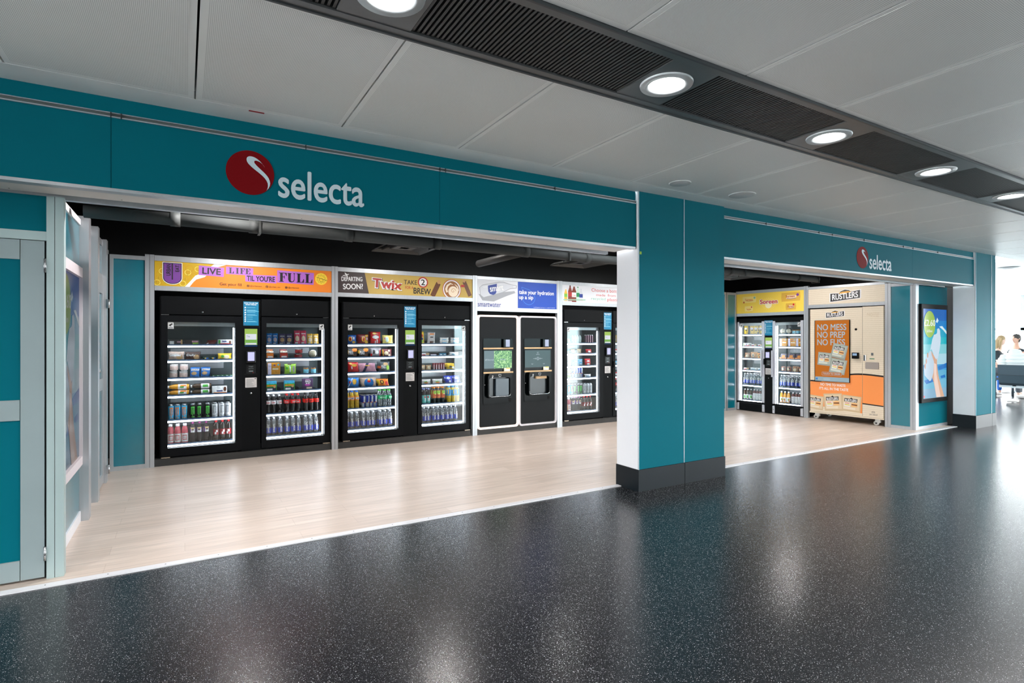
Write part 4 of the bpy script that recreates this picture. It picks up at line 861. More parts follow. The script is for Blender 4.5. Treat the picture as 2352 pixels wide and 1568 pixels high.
    B(STEEL).cyl(x0+.028, -.016, .778+o, .011, .008, 'y', 12).build('lock', r); B(VOID).box(x1-.075, x1-.028, -.0115, -.0095, .495+o, .545+o).build('vent_hole', r)
    return r
water_machine(3.922, .742, 'left black water machine with warm lit rim and leafy screen', True, 0)
water_machine(4.674, .742, 'right black water machine with white rim and out-of-service screen', False, 1)

# ------------------------------------------------------------ products
def mt(n, c, r=.32, **k): return mat('pk_'+n, c, r, fn=noisy(38, .22, .25, bscale=60), **k)
CAPW = mt('cap_white', (226, 226, 228)); SILT = mat('can_lid', (190, 194, 198), .25, .9)
CLR = clearmat('clear_plastic', (.93, .96, .98), gloss=.10, rough=.08, body=.10, bodyrgb=(214, 226, 236))
COLA = mat('cola_liquid', (20, 10, 8), .08, spec=.7)
P_COKE = [(.0001,0),(.80,0),(.95,.03),(.98,.12),(.84,.30),(.88,.42),(1,.52),(1,.66),(.80,.78),(.42,.90),(.38,.94)]
P_STR = [(.0001,0),(.9,0),(1,.03),(1,.74),(.92,.81),(.46,.90),(.42,.93)]
P_WIDE = [(.0001,0),(.86,0),(1,.06),(1,.55),(.84,.76),(.52,.87),(.50,.90)]
P_CURV = [(.0001,0),(.85,0),(1,.05),(1,.2),(.82,.3),(.95,.42),(1,.55),(.95,.68),(.6,.83),(.4,.90),(.38,.94)]
P_CAN = [(.0001,0),(.78,0),(1,.05),(1,.90),(.80,.97),(.83,1.0),(.76,.985),(.0001,.985)]
KIND = {}
def bottle(nm, h, r_, prof, body, cap, lab, lz, capr=.42, patches=(), txt=None, capz=.92):
    def f():
        o = empty(nm, '', nm.split('_')[-1] if nm != 'can' else 'can')
        B(body).lathe([(a*r_, b*h) for a, b in prof], 14).build('bottle_body', o)
        B(cap).lathe([(capr*r_, capz*h), (capr*r_*1.06, (capz+.01)*h), (capr*r_*1.06, h*.985), (capr*r_*.9, h)], 12).build('cap', o)
        if lab:
            z0, z1 = lz; k = MB(lab)
            def rad(z):
                q = z/h
                for (a0, b0), (a1, b1) in zip(prof, prof[1:]):
                    if b0 <= q <= b1 and b1 > b0: return (a0+(a1-a0)*(q-b0)/(b1-b0))*r_
                return r_
            n = 4; k.lathe([(rad(z0*h+(z1-z0)*h*i/n)+.0008, z0*h+(z1-z0)*h*i/n) for i in range(n+1)], 14)
            k.f = k.f[:-2]; k.mi = k.mi[:-2]; k.sm = k.sm[:-2]
            for (m_, a0, a1, b0, b1) in patches: k.use(m_).patch(r_+.0016, a0, a1, b0*h, b1*h)
            if txt: k.use(txt[1]).text(txt[0], -r_*.75, r_*.75, (z0+(z1-z0)*.25)*h, (z1-z0)*.5*h, -r_-.002, bold=.03)
            k.build('label', o)
        elif patches or txt:
            k = MB()
            for (m_, a0, a1, b0, b1) in patches: k.use(m_).patch(r_+.0012, a0, a1, b0*h, b1*h)
            if txt: k.use(txt[1]).text(txt[0], -.052, .052, .42*h-.013, .026, -r_-.0022, bold=.04, rot=90)
            k.build('label', o)
        return o
    return f
def can(h, r_, body, patches):
    def f():
        o = empty('drink_can', '', 'can')
        k = B(body).lathe([(a*r_, b*h) for a, b in P_CAN[:4]], 14); k.f = [q for q in k.f if len(q) == 4 or k.v[q[0]][2] < .01][:]; k.mi = k.mi[:len(k.f)]; k.sm = k.sm[:len(k.f)]
        for (m_, a0, a1, b0, b1) in patches: k.use(m_).patch(r_+.0008, a0, a1, b0*h, b1*h, 3)
        k.build('can_body', o)
        B(SILT).lathe([(a*r_, b*h) for a, b in P_CAN[3:]], 14).build('lid', o); return o
    return f
def claws(m_): return [(m_, -38, -24, .30, .78), (m_, -12, -2, .22, .80), (m_, 14, 28, .32, .78), (m_, -40, 34, .74, .80), (m_, -30, 30, .12, .16)]
def bag(w_, h, d_, base, arts=(), wonk=.0, crimp=None, txt=None):
    """pillow pack: bulged front and back with flattened crimped ends; art picks faces by position"""
    def f():
        m_ = MB(base); nx, nz = 34, 30; rr = random.Random(int(w_*1e4+h*1e5)); grid = {}
        for side in (0, 1):
            for i in range(nx+1):
                for j in range(nz+1):
                    u, v = i/nx, j/nz; bul = (max(0, math.sin(PI*u))**.55)*(max(0, math.sin(PI*v))**.45)
                    rg = .06*d_*math.sin(9*u+4*v+side)*bul+.05*d_*(rr.random()-.5)*bul
                    x = (u-.5)*w_*(1-.07*math.sin(PI*v))+wonk*(v-.5)*w_; z = h*v+.012*h*math.sin(7*u+w_*40)*(v > .9); y = (-1 if side == 0 else 1)*(d_/2*bul)+rg
                    grid[side, i, j] = len(m_.v); m_.v.append((x, y+.10*h*v*0, z))
        for side in (0, 1):
            for i in range(nx):
                for j in range(nz):
                    q = [grid[side, i, j], grid[side, i+1, j], grid[side, i+1, j+1], grid[side, i, j+1]]
                    if side: q.reverse()
                    mm = base; u, v = (i+.5)/nx, (j+.5)/nz
                    if side == 0:
                        for ar in arts:
                            if ar[0] == 'el' and ((u-ar[2])/ar[4])**2+((v-ar[3])/ar[5])**2 < 1: mm = ar[1]
                            if ar[0] == 'bx' and ar[2] <= u <= ar[3] and ar[4] <= v <= ar[5]: mm = ar[1]
                            if ar[0] == 'dg' and abs(u-v*ar[4]-ar[2]) < ar[3]: mm = ar[1]
                    if crimp and (v < .08 or v > .92): mm = crimp
                    m_.use(mm); m_.f.append(tuple(q)); m_.mi.append(m_.c); m_.sm.append(True)
        if txt: m_.use(txt[1]).text(txt[0], txt[2]*w_, txt[3]*w_, txt[4]*h, txt[5]*h, -d_/2*1.12, bold=.03)
        return m_.build('snack_bag')
    return f
def boxp(w_, h, d_, base, arts=(), nm='snack_box', side=None, rad=.0, txt=None):
    def f():
        m_ = MB(base).box(-w_/2, w_/2, -d_/2, d_/2, 0, h, .004 if min(w_, h, d_) > .02 else 0)
        if side: m_.use(side).rect(-w_/2+.003, -w_/2+.3*w_, .004, h-.004, -d_/2-.0006)
        for i, ar in enumerate(arts):
            m_.use(ar[1])
            if ar[0] == 'bx': m_.rect(w_*(ar[2]-.5), w_*(ar[3]-.5), h*ar[4], h*ar[5], -d_/2-.001-.0003*i)
            if ar[0] == 'el': m_.disc(w_*(ar[2]-.5), h*ar[3], w_*ar[4], -d_/2-.001-.0003*i, rz=h*ar[5], n=18)
        if txt: m_.use(txt[1]).text(txt[0], txt[2]*w_, txt[3]*w_, txt[4]*h, txt[5]*h, -d_/2-.003, bold=.03)
        return m_.build(nm)
    return f
def cup(r_, h, body, lid, band=None, nm='food_pot'):
    def f():
        o = empty(nm, '', 'food pot')
        k = B(body).lathe([(.0001, 0), (r_*.74, 0), (r_*.76, .01), (r_*.95, h*.9)], 16)
        if band: k.use(band).patch(r_*.98, -80, 80, h*.18, h*.75, 8)
        k.build('pot', o); B(lid).lathe([(r_, h*.88), (r_*1.03, h*.9), (r_*1.03, h*.97), (r_*.9, h), (.0001, h)], 16).build('lid', o); return o
    return f
def pouch(w_, h, c, win, txtc=None, top=None):
    return bag(w_, h, .03, c, [('el', win, .5, .42, .33, .2), ('bx', PWHT, .15, .85, .72, .8), ('bx', PWHT, .15, .6, .08, .16)], crimp=top)
def sandwich(w_, h, d_, card_, fill):
    def f():
        o = empty('sandwich_pack', '', 'sandwich pack')
        B(card_).add([(-w_/2, -.03, 0), (w_/2, -.03, 0), (w_/2, -.03, h*.62), (-w_/2, -.03, h*.62), (-w_/2, .05, 0), (w_/2, .05, 0), (w_/2, .05, h), (-w_/2, .05, h)], [(0,1,2,3), (4,7,6,5), (0,3,7,4), (1,5,6,2), (0,4,5,1)]).use(PWHT).rect(-w_*.35, w_*.38, h*.15, h*.30, -.0315).build('sleeve', o)
        B(fill).box(-w_*.44, -.004, -.024, .044, h*.3, h*.86, .006).box(.004, w_*.44, -.024, .044, h*.3, h*.82, .006).build('sandwich', o)
        B(CLR).add([(-w_/2, -.031, h*.62), (w_/2, -.031, h*.62), (w_/2, .0, h*1.0), (-w_/2, .0, h*1.0)], [(0,1,2,3)]).build('film', o); return o
    return f
def lying(build_): return build_
def pile(w_, h, cols, n=22):
    def f():
        m_ = MB(cols[0]); rr = random.Random(n)
        return None
    return f
blue = mt('blue', (20, 96, 196)); cyan = mt('cyan', (70, 180, 226)); dblue = mt('dark_blue', (16, 40, 120)); orange = mt('orange', (240, 130, 30)); amber = mt('amber', (206, 140, 30)); red = mt('red', (200, 20, 24)); dred = mt('dark_red', (130, 14, 22)); green = mt('green', (70, 170, 60)); lime = mt('lime', (150, 200, 60)); yel = mt('yellow', (240, 200, 40)); pyel = mt('pale_yellow', (238, 226, 130)); black = mt('black', (16, 16, 18)); white = mt('white', (238, 238, 240)); cream = mt('cream', (226, 210, 180)); brown = mt('brown', (92, 52, 32)); tan = mt('tan', (200, 160, 110)); purple = mt('purple', (96, 50, 130)); dpur = mt('dusk_purple', (70, 62, 110)); pink = mt('pink', (214, 60, 96)); rose = mt('rose', (206, 150, 170)); grey = mt('grey', (150, 146, 150)); maroon = mt('maroon', (110, 44, 50)); gold = mt('gold', (222, 176, 60)); navy = mt('navy', (20, 30, 70)); teal_ = mt('aqua', (120, 210, 206)); olive = mt('orange_drink', (206, 170, 50), .12); smoothie = mt('smoothie', (206, 90, 104), .25); juice = mt('juice', (226, 160, 50), .2)
WATB = mt('water_blue', (20, 60, 190)); clearlab = clearmat('clear_label', (.95,.97,1), gloss=.05, body=.25, bodyrgb=(230,236,242))
water = lambda: bottle('water_bottle', .245, .032, P_STR, CLR, CAPW, None, None, patches=((WATB, -70, 70, .17, .44),), txt=('smart', PWHT))
KIND.update({
 'water': ('clear blue-label water bottle', 'bottle', water()),
 'cokew': ('dark cola bottle, white label', 'bottle', bottle('cola_bottle', .25, .030, P_COKE, COLA, CAPW, white, (.50, .70), txt=('Coke', SRED))),
 'coker': ('dark cola bottle, red label', 'bottle', bottle('cola_bottle', .25, .030, P_COKE, COLA, red, mt('coke_red', (226, 22, 24)), (.50, .70), txt=('Coca', PWHT))),
 'cokez': ('dark-capped cola bottle, red label', 'bottle', bottle('cola_bottle', .25, .030, P_COKE, COLA, black, mt('coke_red2', (232, 40, 26)), (.50, .70), txt=('Zero', PBLK))),
 'oranged': ('orange soda bottle, blue cap', 'bottle', bottle('soda_bottle', .25, .031, P_CURV, olive, blue, mt('fan_orange', (246, 150, 50)), (.48, .70), patches=((white, -60, 60, .54, .64), (dblue, -30, 40, .57, .61)))),
 'greend': ('clear soda bottle, green label', 'bottle', bottle('soda_bottle', .25, .032, P_CURV, CLR, green, mt('spr_green', (40, 180, 110)), (.46, .66), txt=('Sprite', PWHT))),
 'smooth': ('pink smoothie bottle, white cap', 'bottle', bottle('smoothie_bottle', .24, .036, P_WIDE, smoothie, CAPW, white, (.10, .52), .56, ((red, -38, 38, .19, .44), (white, -30, 30, .22, .41), (orange, -85, -60, .12, .5)), capz=.88)),
 'purp': ('dark bottle, purple cap', 'bottle', bottle('squash_bottle', .25, .030, P_COKE, mt('blackcurrant', (26, 14, 24), .1), mt('cap_plum', (150, 60, 120)), white, (.50, .74), patches=((purple, -80, -40, .5, .74), (gold, -80, 80, .69, .73), (purple, 45, 80, .5, .74), (brown, -25, 25, .60, .67)))),
 'drp': ('dark soda bottle, maroon label', 'bottle', bottle('soda_bottle', .25, .031, P_STR, COLA, red, mt('drp_red', (150, 20, 34)), (.30, .58), patches=((white, -30, 5, .33, .44), (white, -5, 35, .43, .54)))),
 'aqua': ('dark bottle, aqua label', 'bottle', bottle('soda_bottle', .235, .031, P_STR, COLA, mt('cap_lilac', (120, 130, 190)), teal_, (.08, .58), patches=((SRED, -30, 10, .40, .52), (white, -10, 40, .2, .38)))),
 'tropic': ('dark bottle, orange cap', 'bottle', bottle('juice_bottle', .25, .031, P_STR, mt('dark_liquid', (24, 40, 40), .1), orange, mt('trop', (226, 110, 40)), (.34, .80), patches=((lime, -60, 60, .60, .78), (red, -30, 30, .48, .54), (pyel, -20, 40, .55, .62)))),
 'sport': ('blue sports bottle, yellow drink', 'bottle', bottle('sports_bottle', .262, .033, P_STR, mt('yellow_drink', (200, 170, 40), .15), mt('sport_cap', (30, 130, 200)), mt('sport_sleeve', (60, 160, 206)), (.42, .86), .5, ((yel, -25, -5, .50, .74), (blue, 0, 30, .5, .8)), capz=.90)),
 'bmon': ('blue tall drink can', 'can', can(.19, .0315, mt('mon_blue', (70, 180, 226)), claws(orange))),
 'kmon': ('black tall can, green claws', 'can', can(.19, .031, black, claws(mt('claw_green', (90, 220, 80))))),
 'wmon': ('white tall drink can', 'can', can(.19, .0325, mt('mon_white', (222, 222, 226)), claws(mt('claw_grey', (130, 136, 140))))),
 'rbull': ('slim blue and silver can', 'can', can(.185, .0265, mt('rb_silver', (190, 196, 204), .3), [(dblue, -85, -5, .42, .95), (dblue, 5, 85, .05, .42), (mt('rb_blue', (20, 50, 170)), -88, -8, .45, .93), (red, -30, 30, .40, .46), (gold, -8, 8, .38, .44)])),
 'dcan': ('slim plum drink can', 'can', can(.155, .022, mt('plum', (70, 40, 60)), [(rose, 0, 30, .1, .9)])),
 'glab': ('dark juice bottle, green label', 'bottle', bottle('juice_bottle', .225, .030, P_STR, mt('apple_dark', (70, 50, 30), .15), CAPW, white, (.10, .50), .5, ((green, -20, 40, .16, .42),))),
 'wlab': ('brown juice bottle, white label', 'bottle', bottle('juice_bottle', .225, .030, P_STR, mt('berry', (110, 70, 66), .2), CAPW, white, (.06, .66), .5, ((grey, -20, 20, .48, .50),))),
 'ojui': ('orange juice bottle, white cap', 'bottle', bottle('juice_bottle', .235, .032, P_WIDE, juice, CAPW, white, (.12, .50), .5, ((green, -15, 15, .24, .42), (orange, 15, 50, .14, .4)), capz=.89)),
 'tinyb': ('small pale yoghurt drink', 'bottle', bottle('yoghurt_drink', .145, .025, P_STR, mt('pale_drink', (206, 222, 222), .3), CAPW, None, None)),
 'bluebag': ('blue crisp bag', 'bag', bag(.125, .13, .05, blue, [('el', yel, .3, .55, .22, .26), ('el', red, .3, .55, .12, .18), ('bx', white, .62, .8, .5, .75), ('el', gold, .7, .22, .2, .14)])),
 'redbag': ('dark red crisp bag', 'bag', bag(.16, .14, .05, dred, [('el', yel, .55, .5, .2, .28), ('el', red, .55, .5, .1, .24), ('el', gold, .8, .2, .14, .16), ('el', gold, .82, .85, .14, .12), ('bx', white, .8, .92, .4, .65)])),
 'redpouch': ('tall bright red sweet pouch', 'bag', bag(.15, .18, .05, red, [('el', white, .5, .55, .34, .14), ('el', gold, .4, .85, .2, .08), ('bx', white, .6, .7, .1, .35), ('bx', white, .4, .5, .05, .25)])),
 'palebag': ('pale yellow crisp bag', 'bag', bag(.16, .13, .05, pyel, [('el', white, .4, .5, .15, .34), ('el', rose, .2, .6, .08, .12), ('el', gold, .72, .5, .12, .3), ('bx', teal_, .36, .44, .3, .7)])),
 'maxbag': ('black and orange crisp bag', 'bag', bag(.15, .135, .05, black, [('el', orange, .75, .75, .25, .2), ('bx', brown, .6, .9, .12, .35), ('el', gold, .1, .55, .12, .2)], txt=('MAX', PWHT, -.36, .10, .25, .45))),
 'greybag': ('silver-grey and red crisp bag', 'bag', bag(.15, .13, .05, grey, [('bx', red, 0, .16, 0, .35), ('bx', red, .85, 1, 0, .8), ('bx', black, .2, .34, .35, .8), ('el', white, .6, .5, .16, .2)], .05)),
 'brownbag': ('brown and cream crisp bag', 'bag', bag(.145, .115, .045, maroon, [('el', cream, .4, .45, .22, .26), ('el', cream, .7, .75, .1, .14), ('el', cream, .72, .2, .12, .15), ('bx', gold, 0, .12, .1, .9)])),
 'rednut': ('bright red snack bag', 'bag', bag(.155, .145, .05, red, [('el', gold, .6, .7, .25, .14), ('bx', white, .3, .42, .35, .6), ('el', gold, .3, .85, .12, .1)], -.08)),
 'pinkbag': ('pink bag with navy stripe', 'bag', bag(.25, .13, .05, rose, [('dg', navy, .22, .08, .35), ('el', gold, .55, .72, .16, .06)], -.1)),
 'greenbag': ('grey and green crisp bag', 'bag', bag(.17, .145, .05, mt('dark_slate', (70, 78, 84)), [('el', tan, .6, .75, .22, .16), ('el', lime, .8, .4, .14, .25), ('el', red, .08, .45, .08, .14), ('el', orange, .08, .45, .05, .1)], txt=('MAX', PWHT, -.30, .08, .3, .4))),
 'bluepuff': ('light blue puff snack bag', 'bag', bag(.165, .135, .05, mt('sky', (40, 130, 210)), [('el', gold, .6, .6, .18, .3), ('el', red, .22, .55, .1, .12), ('dg', white, .05, .03, .4)])),
 'crmbag': ('blue and beige crisp bag', 'bag', bag(.21, .13, .05, mt('beige', (196, 170, 150)), [('el', mt('sea', (20, 110, 180)), .5, .45, .34, .5), ('el', red, .5, .65, .12, .2), ('el', gold, .5, .8, .1, .1)])),
 'orgbag': ('orange snack bag', 'bag', bag(.16, .105, .045, orange, [('el', black, .35, .6, .18, .28), ('el', gold, .35, .6, .1, .16), ('el', red, .8, .4, .14, .3), ('bx', yel, 0, .12, .1, .9)], -.1)),
 'daily1': ('cream croissant pack', 'pastry pack', bag(.168, .105, .05, mt('croissant_cream', (206, 180, 166)), [('el', tan, .7, .35, .2, .3), ('bx', white, .05, .8, .45, .62)], txt=('Daily', PWHT, -.42, .12, .5, .3))),
 'daily2': ('dark brown croissant pack', 'pastry pack', bag(.170, .100, .05, mt('croissant_brown', (70, 44, 36)), [('el', tan, .72, .35, .2, .3), ('bx', brown, .1, .6, .1, .3)], txt=('Daily', PWHT, -.40, .16, .4, .32))),
 'yelpk': ('yellow wrapped snack pack', 'snack pack', bag(.158, .078, .045, yel, [('el', cream, .6, .4, .22, .3), ('el', green, .32, .5, .12, .2)])),
 'darkpk': ('dark green foil snack pack', 'snack pack', bag(.07, .035, .04, mt('dark_green', (30, 70, 50)), [('el', gold, .5, .5, .2, .3), ('bx', blue, .6, .9, .3, .7)])),
 'herbpk': ('green and white sauce sachet', 'sachet', bag(.044, .022, .035, mt('sachet_green', (40, 110, 60)), [('el', white, .5, .5, .3, .35), ('el', red, .7, .5, .1, .2)])),
 'wafer': ('white and red wafer pack', 'snack pack', boxp(.160, .068, .05, white, [('bx', green, .03, .18, .1, .9), ('bx', dblue, .3, .6, .55, .75), ('bx', red, .1, .95, .08, .3), ('el', brown, .85, .5, .08, .3)], 'snack_pack')),
 'darkbx': ('dark snack box, white logo', 'snack box', boxp(.140, .070, .07, mt('charc', (58, 52, 56)), [('bx', white, .05, .38, .1, .75), ('bx', rose, .6, .92, .5, .7), ('bx', tan, .88, 1, 0, 1)])),
 'pinkbx': ('dark snack box, pink top', 'snack box', boxp(.150, .066, .07, mt('charc2', (52, 46, 50)), [('bx', rose, .5, .95, .55, .85), ('bx', lime, .55, .95, .15, .5)])),
 'brownpk': ('crumpled brown snack wrapper', 'snack pack', bag(.11, .06, .04, mt('wrap_brown', (120, 44, 38)), [('bx', white, .1, .25, .1, .4)], .3)),
 'pretz': ('blue pretzel bag', 'bag', bag(.105, .125, .045, mt('pretzel_blue', (30, 110, 190)), [('bx', white, .1, .95, .68, .84), ('el', tan, .4, .4, .3, .16)], .08, txt=('SELECT', PBLK, -.36, .36, .70, .10))),
 'yog': ('white yoghurt pot, berry lid', 'food pot', cup(.044, .086, mt('yog_white', (230, 226, 224)), clearmat('berry_lid', (.9,.85,.85), gloss=.1, body=.6, bodyrgb=(238,232,230)), mt('berry_band', (222, 196, 188)), 'yoghurt_pot')),
 'icecone': ('white and orange wrapped tray', 'snack pack', boxp(.165, .095, .08, white, [('bx', orange, .1, .98, .02, .2), ('bx', dblue, .3, .7, .3, .45), ('el', brown, .86, .6, .1, .3)], 'snack_tray')),
 'bpouch': ('bright blue snack pouch', 'pouch', pouch(.068, .150, mt('pouch_blue', (10, 130, 220)), mt('pale_disc', (206, 196, 206)))),
 'ppouch': ('dusky purple snack pouch', 'pouch', pouch(.082, .145, dpur, tan)),
 'rpouch': ('tall pink snack pouch', 'pouch', pouch(.078, .190, pink, cream, top=pink)),
 'gpouch': ('gold snack pouch', 'pouch', pouch(.074, .146, gold, cream)),
 'swo': ('sandwich in orange sleeve', 'sandwich', sandwich(.085, .125, .08, orange, cream)),
 'swr': ('sandwich in red sleeve', 'sandwich', sandwich(.090, .125, .08, mt('brick', (176, 50, 36)), cream)),
 'swb': ('sandwich box, sky-blue top', 'sandwich box', boxp(.128, .135, .07, mt('sw_sky', (70, 180, 220)), [('bx', green, .0, 1, .0, .72), ('bx', orange, .05, .9, .5, .62), ('bx', navy, .05, .95, .05, .4), ('bx', white, .1, .6, .12, .3), ('el', tan, .8, .45, .12, .12)], 'sandwich_box')),
 'snk': ('dark purple cracker box', 'snack box', boxp(.140, .155, .03, mt('snk', (72, 52, 84)), [('bx', rose, .3, .7, .86, .9), ('el', mt('magenta', (180, 60, 160)), .5, .45, .26, .10), ('bx', cream, .4, .9, .1, .25)], txt=('SNACK\n& GO', PWHT, -.22, .3, .5, .32))),
 'redpot': ('clear pot, red label', 'food pot', cup(.050, .064, mt('salsa', (120, 50, 30), .2), CLR, dred)),
 'salad': ('round clear salad tub', 'food pot', None),
 'amber': ('amber snack box', 'snack box', boxp(.155, .165, .08, amber, [('el', purple, .55, .8, .08, .06), ('bx', cream, .38, .85, .45, .58), ('el', cyan, .85, .85, .07, .08)], side=mt('lilac', (206, 200, 226)))),
 'grnbag': ('lime green snack bag', 'bag', bag(.150, .142, .05, lime, [('bx', green, .4, .55, .1, .9), ('el', white, .48, .5, .05, .34), ('el', green, .2, .6, .1, .12), ('bx', brown, .3, .6, .9, 1), ('el', grey, .8, .5, .1, .3)])),
 'cupy': ('small orange and blue cup', 'food pot', cup(.035, .095, mt('cup_or', (226, 150, 70)), CLR, mt('cup_blue', (120, 196, 220)), 'yoghurt_cup')),
 'ypouch': ('tall yellow snack pouch', 'pouch', bag(.075, .19, .04, yel, [('el', red, .4, .65, .3, .12), ('el', dblue, .5, .4, .2, .1), ('el', lime, .5, .2, .3, .1)])),
 'wpouch': ('grey pouch, orange band', 'pouch', bag(.125, .18, .05, mt('pale_grey', (196, 190, 192)), [('bx', orange, .25, .85, .78, .86), ('bx', brown, .3, .75, 0, .22), ('bx', black, .3, .7, .5, .6)], .08)),
 'wpk': ('flat white snack pack', 'snack pack', bag(.150, .055, .05, white, [('bx', cyan, .2, .7, .3, .5)])),
 'wpk2': ('long white wrapped pack', 'snack pack', bag(.165, .075, .05, mt('offw', (222, 220, 216)), [('el', orange, .5, .3, .2, .18), ('bx', green, .3, .6, .4, .6)])),
 'bar': ('white and tan snack bar', 'snack bar', boxp(.12, .05, .05, white, [('bx', red, .05, .5, .2, .6), ('bx', tan, .55, 1, .4, 1)], 'snack_bar')),
 'lbar': ('lilac snack bar', 'snack bar', boxp(.10, .032, .05, mt('lil', (170, 160, 190)), [('bx', white, .1, .9, .3, .7)], 'snack_bar')),
 'bbox': ('small blue mint box', 'snack box', boxp(.055, .045, .04, mt('mint_blue', (30, 130, 170)), [('bx', white, .2, .8, .4, .6)])),
 'choc': ('upright red chocolate bar', 'chocolate bar', boxp(.026, .11, .05, mt('choc_red', (150, 44, 50)), [('bx', white, .2, .5, .1, .8)], 'chocolate_bar')),
 'bluesw': ('blue and white sweet bag', 'bag', bag(.105, .115, .05, mt('sweet_blue', (24, 60, 190)), [('el', white, .4, .7, .3, .16), ('el', white, .6, .25, .2, .14), ('el', red, .7, .6, .06, .08)], -.12)),
 'ybag2': ('yellow sweet bag', 'bag', bag(.13, .10, .045, yel, [('el', black, .45, .45, .2, .16), ('el', white, .8, .3, .16, .2)], -.15)),
 'tanpk': ('tan biscuit pack', 'snack pack', bag(.085, .08, .045, tan, [('el', cream, .5, .5, .3, .3)])),
 'rpk': ('red and white snack pack', 'snack pack', bag(.13, .075, .05, mt('rpk', (206, 40, 44)), [('el', white, .5, .4, .26, .24)], -.08)),
 'bpk': ('light blue snack pack', 'snack pack', bag(.10, .07, .045, mt('lblue', (90, 180, 220)), [('bx', white, .2, .8, .4, .6)])),
 'bowl': ('small white salad pot', 'food pot', cup(.05, .075, white, CLR, lime)),
 'gbag': ('yellow popcorn bag', 'bag', bag(.085, .195, .05, mt('pop_yel', (230, 190, 50)), [('el', white, .5, .62, .34, .10), ('el', black, .6, .45, .2, .08), ('bx', brown, .3, .7, .6, .64)])),
 'brnb': ('brown mottled snack bag', 'bag', bag(.125, .115, .05, mt('moc', (150, 110, 80)), [('el', cream, .5, .4, .24, .26), ('el', brown, .7, .8, .14, .1)], .15)),
 'bgold': ('bronze snack bag', 'bag', bag(.15, .13, .05, mt('bronze', (176, 120, 60)), [('el', cream, .4, .5, .16, .28), ('el', black, .4, .5, .08, .14)])),
 'tray': ('boxed wrap with orange card', 'sandwich pack', None), 'grntray': ('mixed snack bag, brown', 'bag', bag(.10, .105, .05, mt('mix', (140, 90, 70)), [('el', cream, .4, .5, .25, .25), ('el', black, .7, .7, .16, .16)])),
})
def salad_():
    o = empty('salad_tub', '', 'food pot')
    B(mt('noodles', (206, 190, 150))).lathe([(.0001, -.018), (.046, -.016), (.052, 0), (.0001, .002)], 22, 0, 0, .0625, 'y').build('salad', o)
    B(CLR).lathe([(.060, .010), (.061, -.006), (.052, -.030), (.0001, -.032)], 22, 0, 0, .0625, 'y').build('tub', o); return o
def tray_():
    o = empty('wrap_tray', '', 'sandwich pack')
    B(mt('tray_orange', (236, 150, 90))).box(-.07, .07, -.05, -.044, 0, .038).build('card_front', o)
    B(mt('wrap_dark', (80, 66, 86))).add([(-.06, -.042, .01), (.06, -.042, .01), (.06, -.01, .11), (-.06, -.01, .11), (-.06, .05, 0), (.06, .05, 0), (.06, .05, .11), (-.06, .05, .11)], [(0,1,2,3), (3,2,6,7), (0,3,7,4), (1,5,6,2), (4,7,6,5)]).use(mt('filling', (216, 140, 60))).add([(-.035, -.036, .04), (.035, -.036, .04), (.03, -.019, .085), (-.03, -.019, .085)], [(0,1,2,3)]).build('wrap_box', o); return o
KIND['salad'] = (KIND['salad'][0], 'food pot', salad_); KIND['tray'] = (KIND['tray'][0], 'sandwich pack', tray_)
PROTO = {}; USED = set()
def place(kind, F, x, y, z, label, rz=0, rx=0):
    ds, cat, fn = KIND[kind]
    if kind not in PROTO: o = PROTO[kind] = fn()
    else: o = dup(PROTO[kind])
    o.location = W(F, x, y, z+.0005); o.rotation_euler = (rx, 0, F[2]+rz) if not isinstance(rx, tuple) else Matrix.Rotation(F[2]+rz, 3, 'Z').to_4x4().__matmul__(Matrix.Rotation(rx[0], 4, rx[1])).to_euler()
    tag(o, label, cat, ds.replace(',', ' with')+'s in the fridges'); return o
SHN = ['top', 'second', 'third', 'fourth', 'fifth', 'bottom']
L4 = ['far left', 'centre-left', 'centre-right', 'far right']; L3 = ['left', 'middle', 'right']
P3 = {1: [''], 2: ['left', 'right'], 3: ['left', 'centre', 'right'], 4: ['first', 'second', 'third', 'fourth'], 5: ['first', 'second', 'third', 'fourth', 'fifth'], 6: ['first', 'second', 'third', 'fourth', 'fifth', 'sixth']}
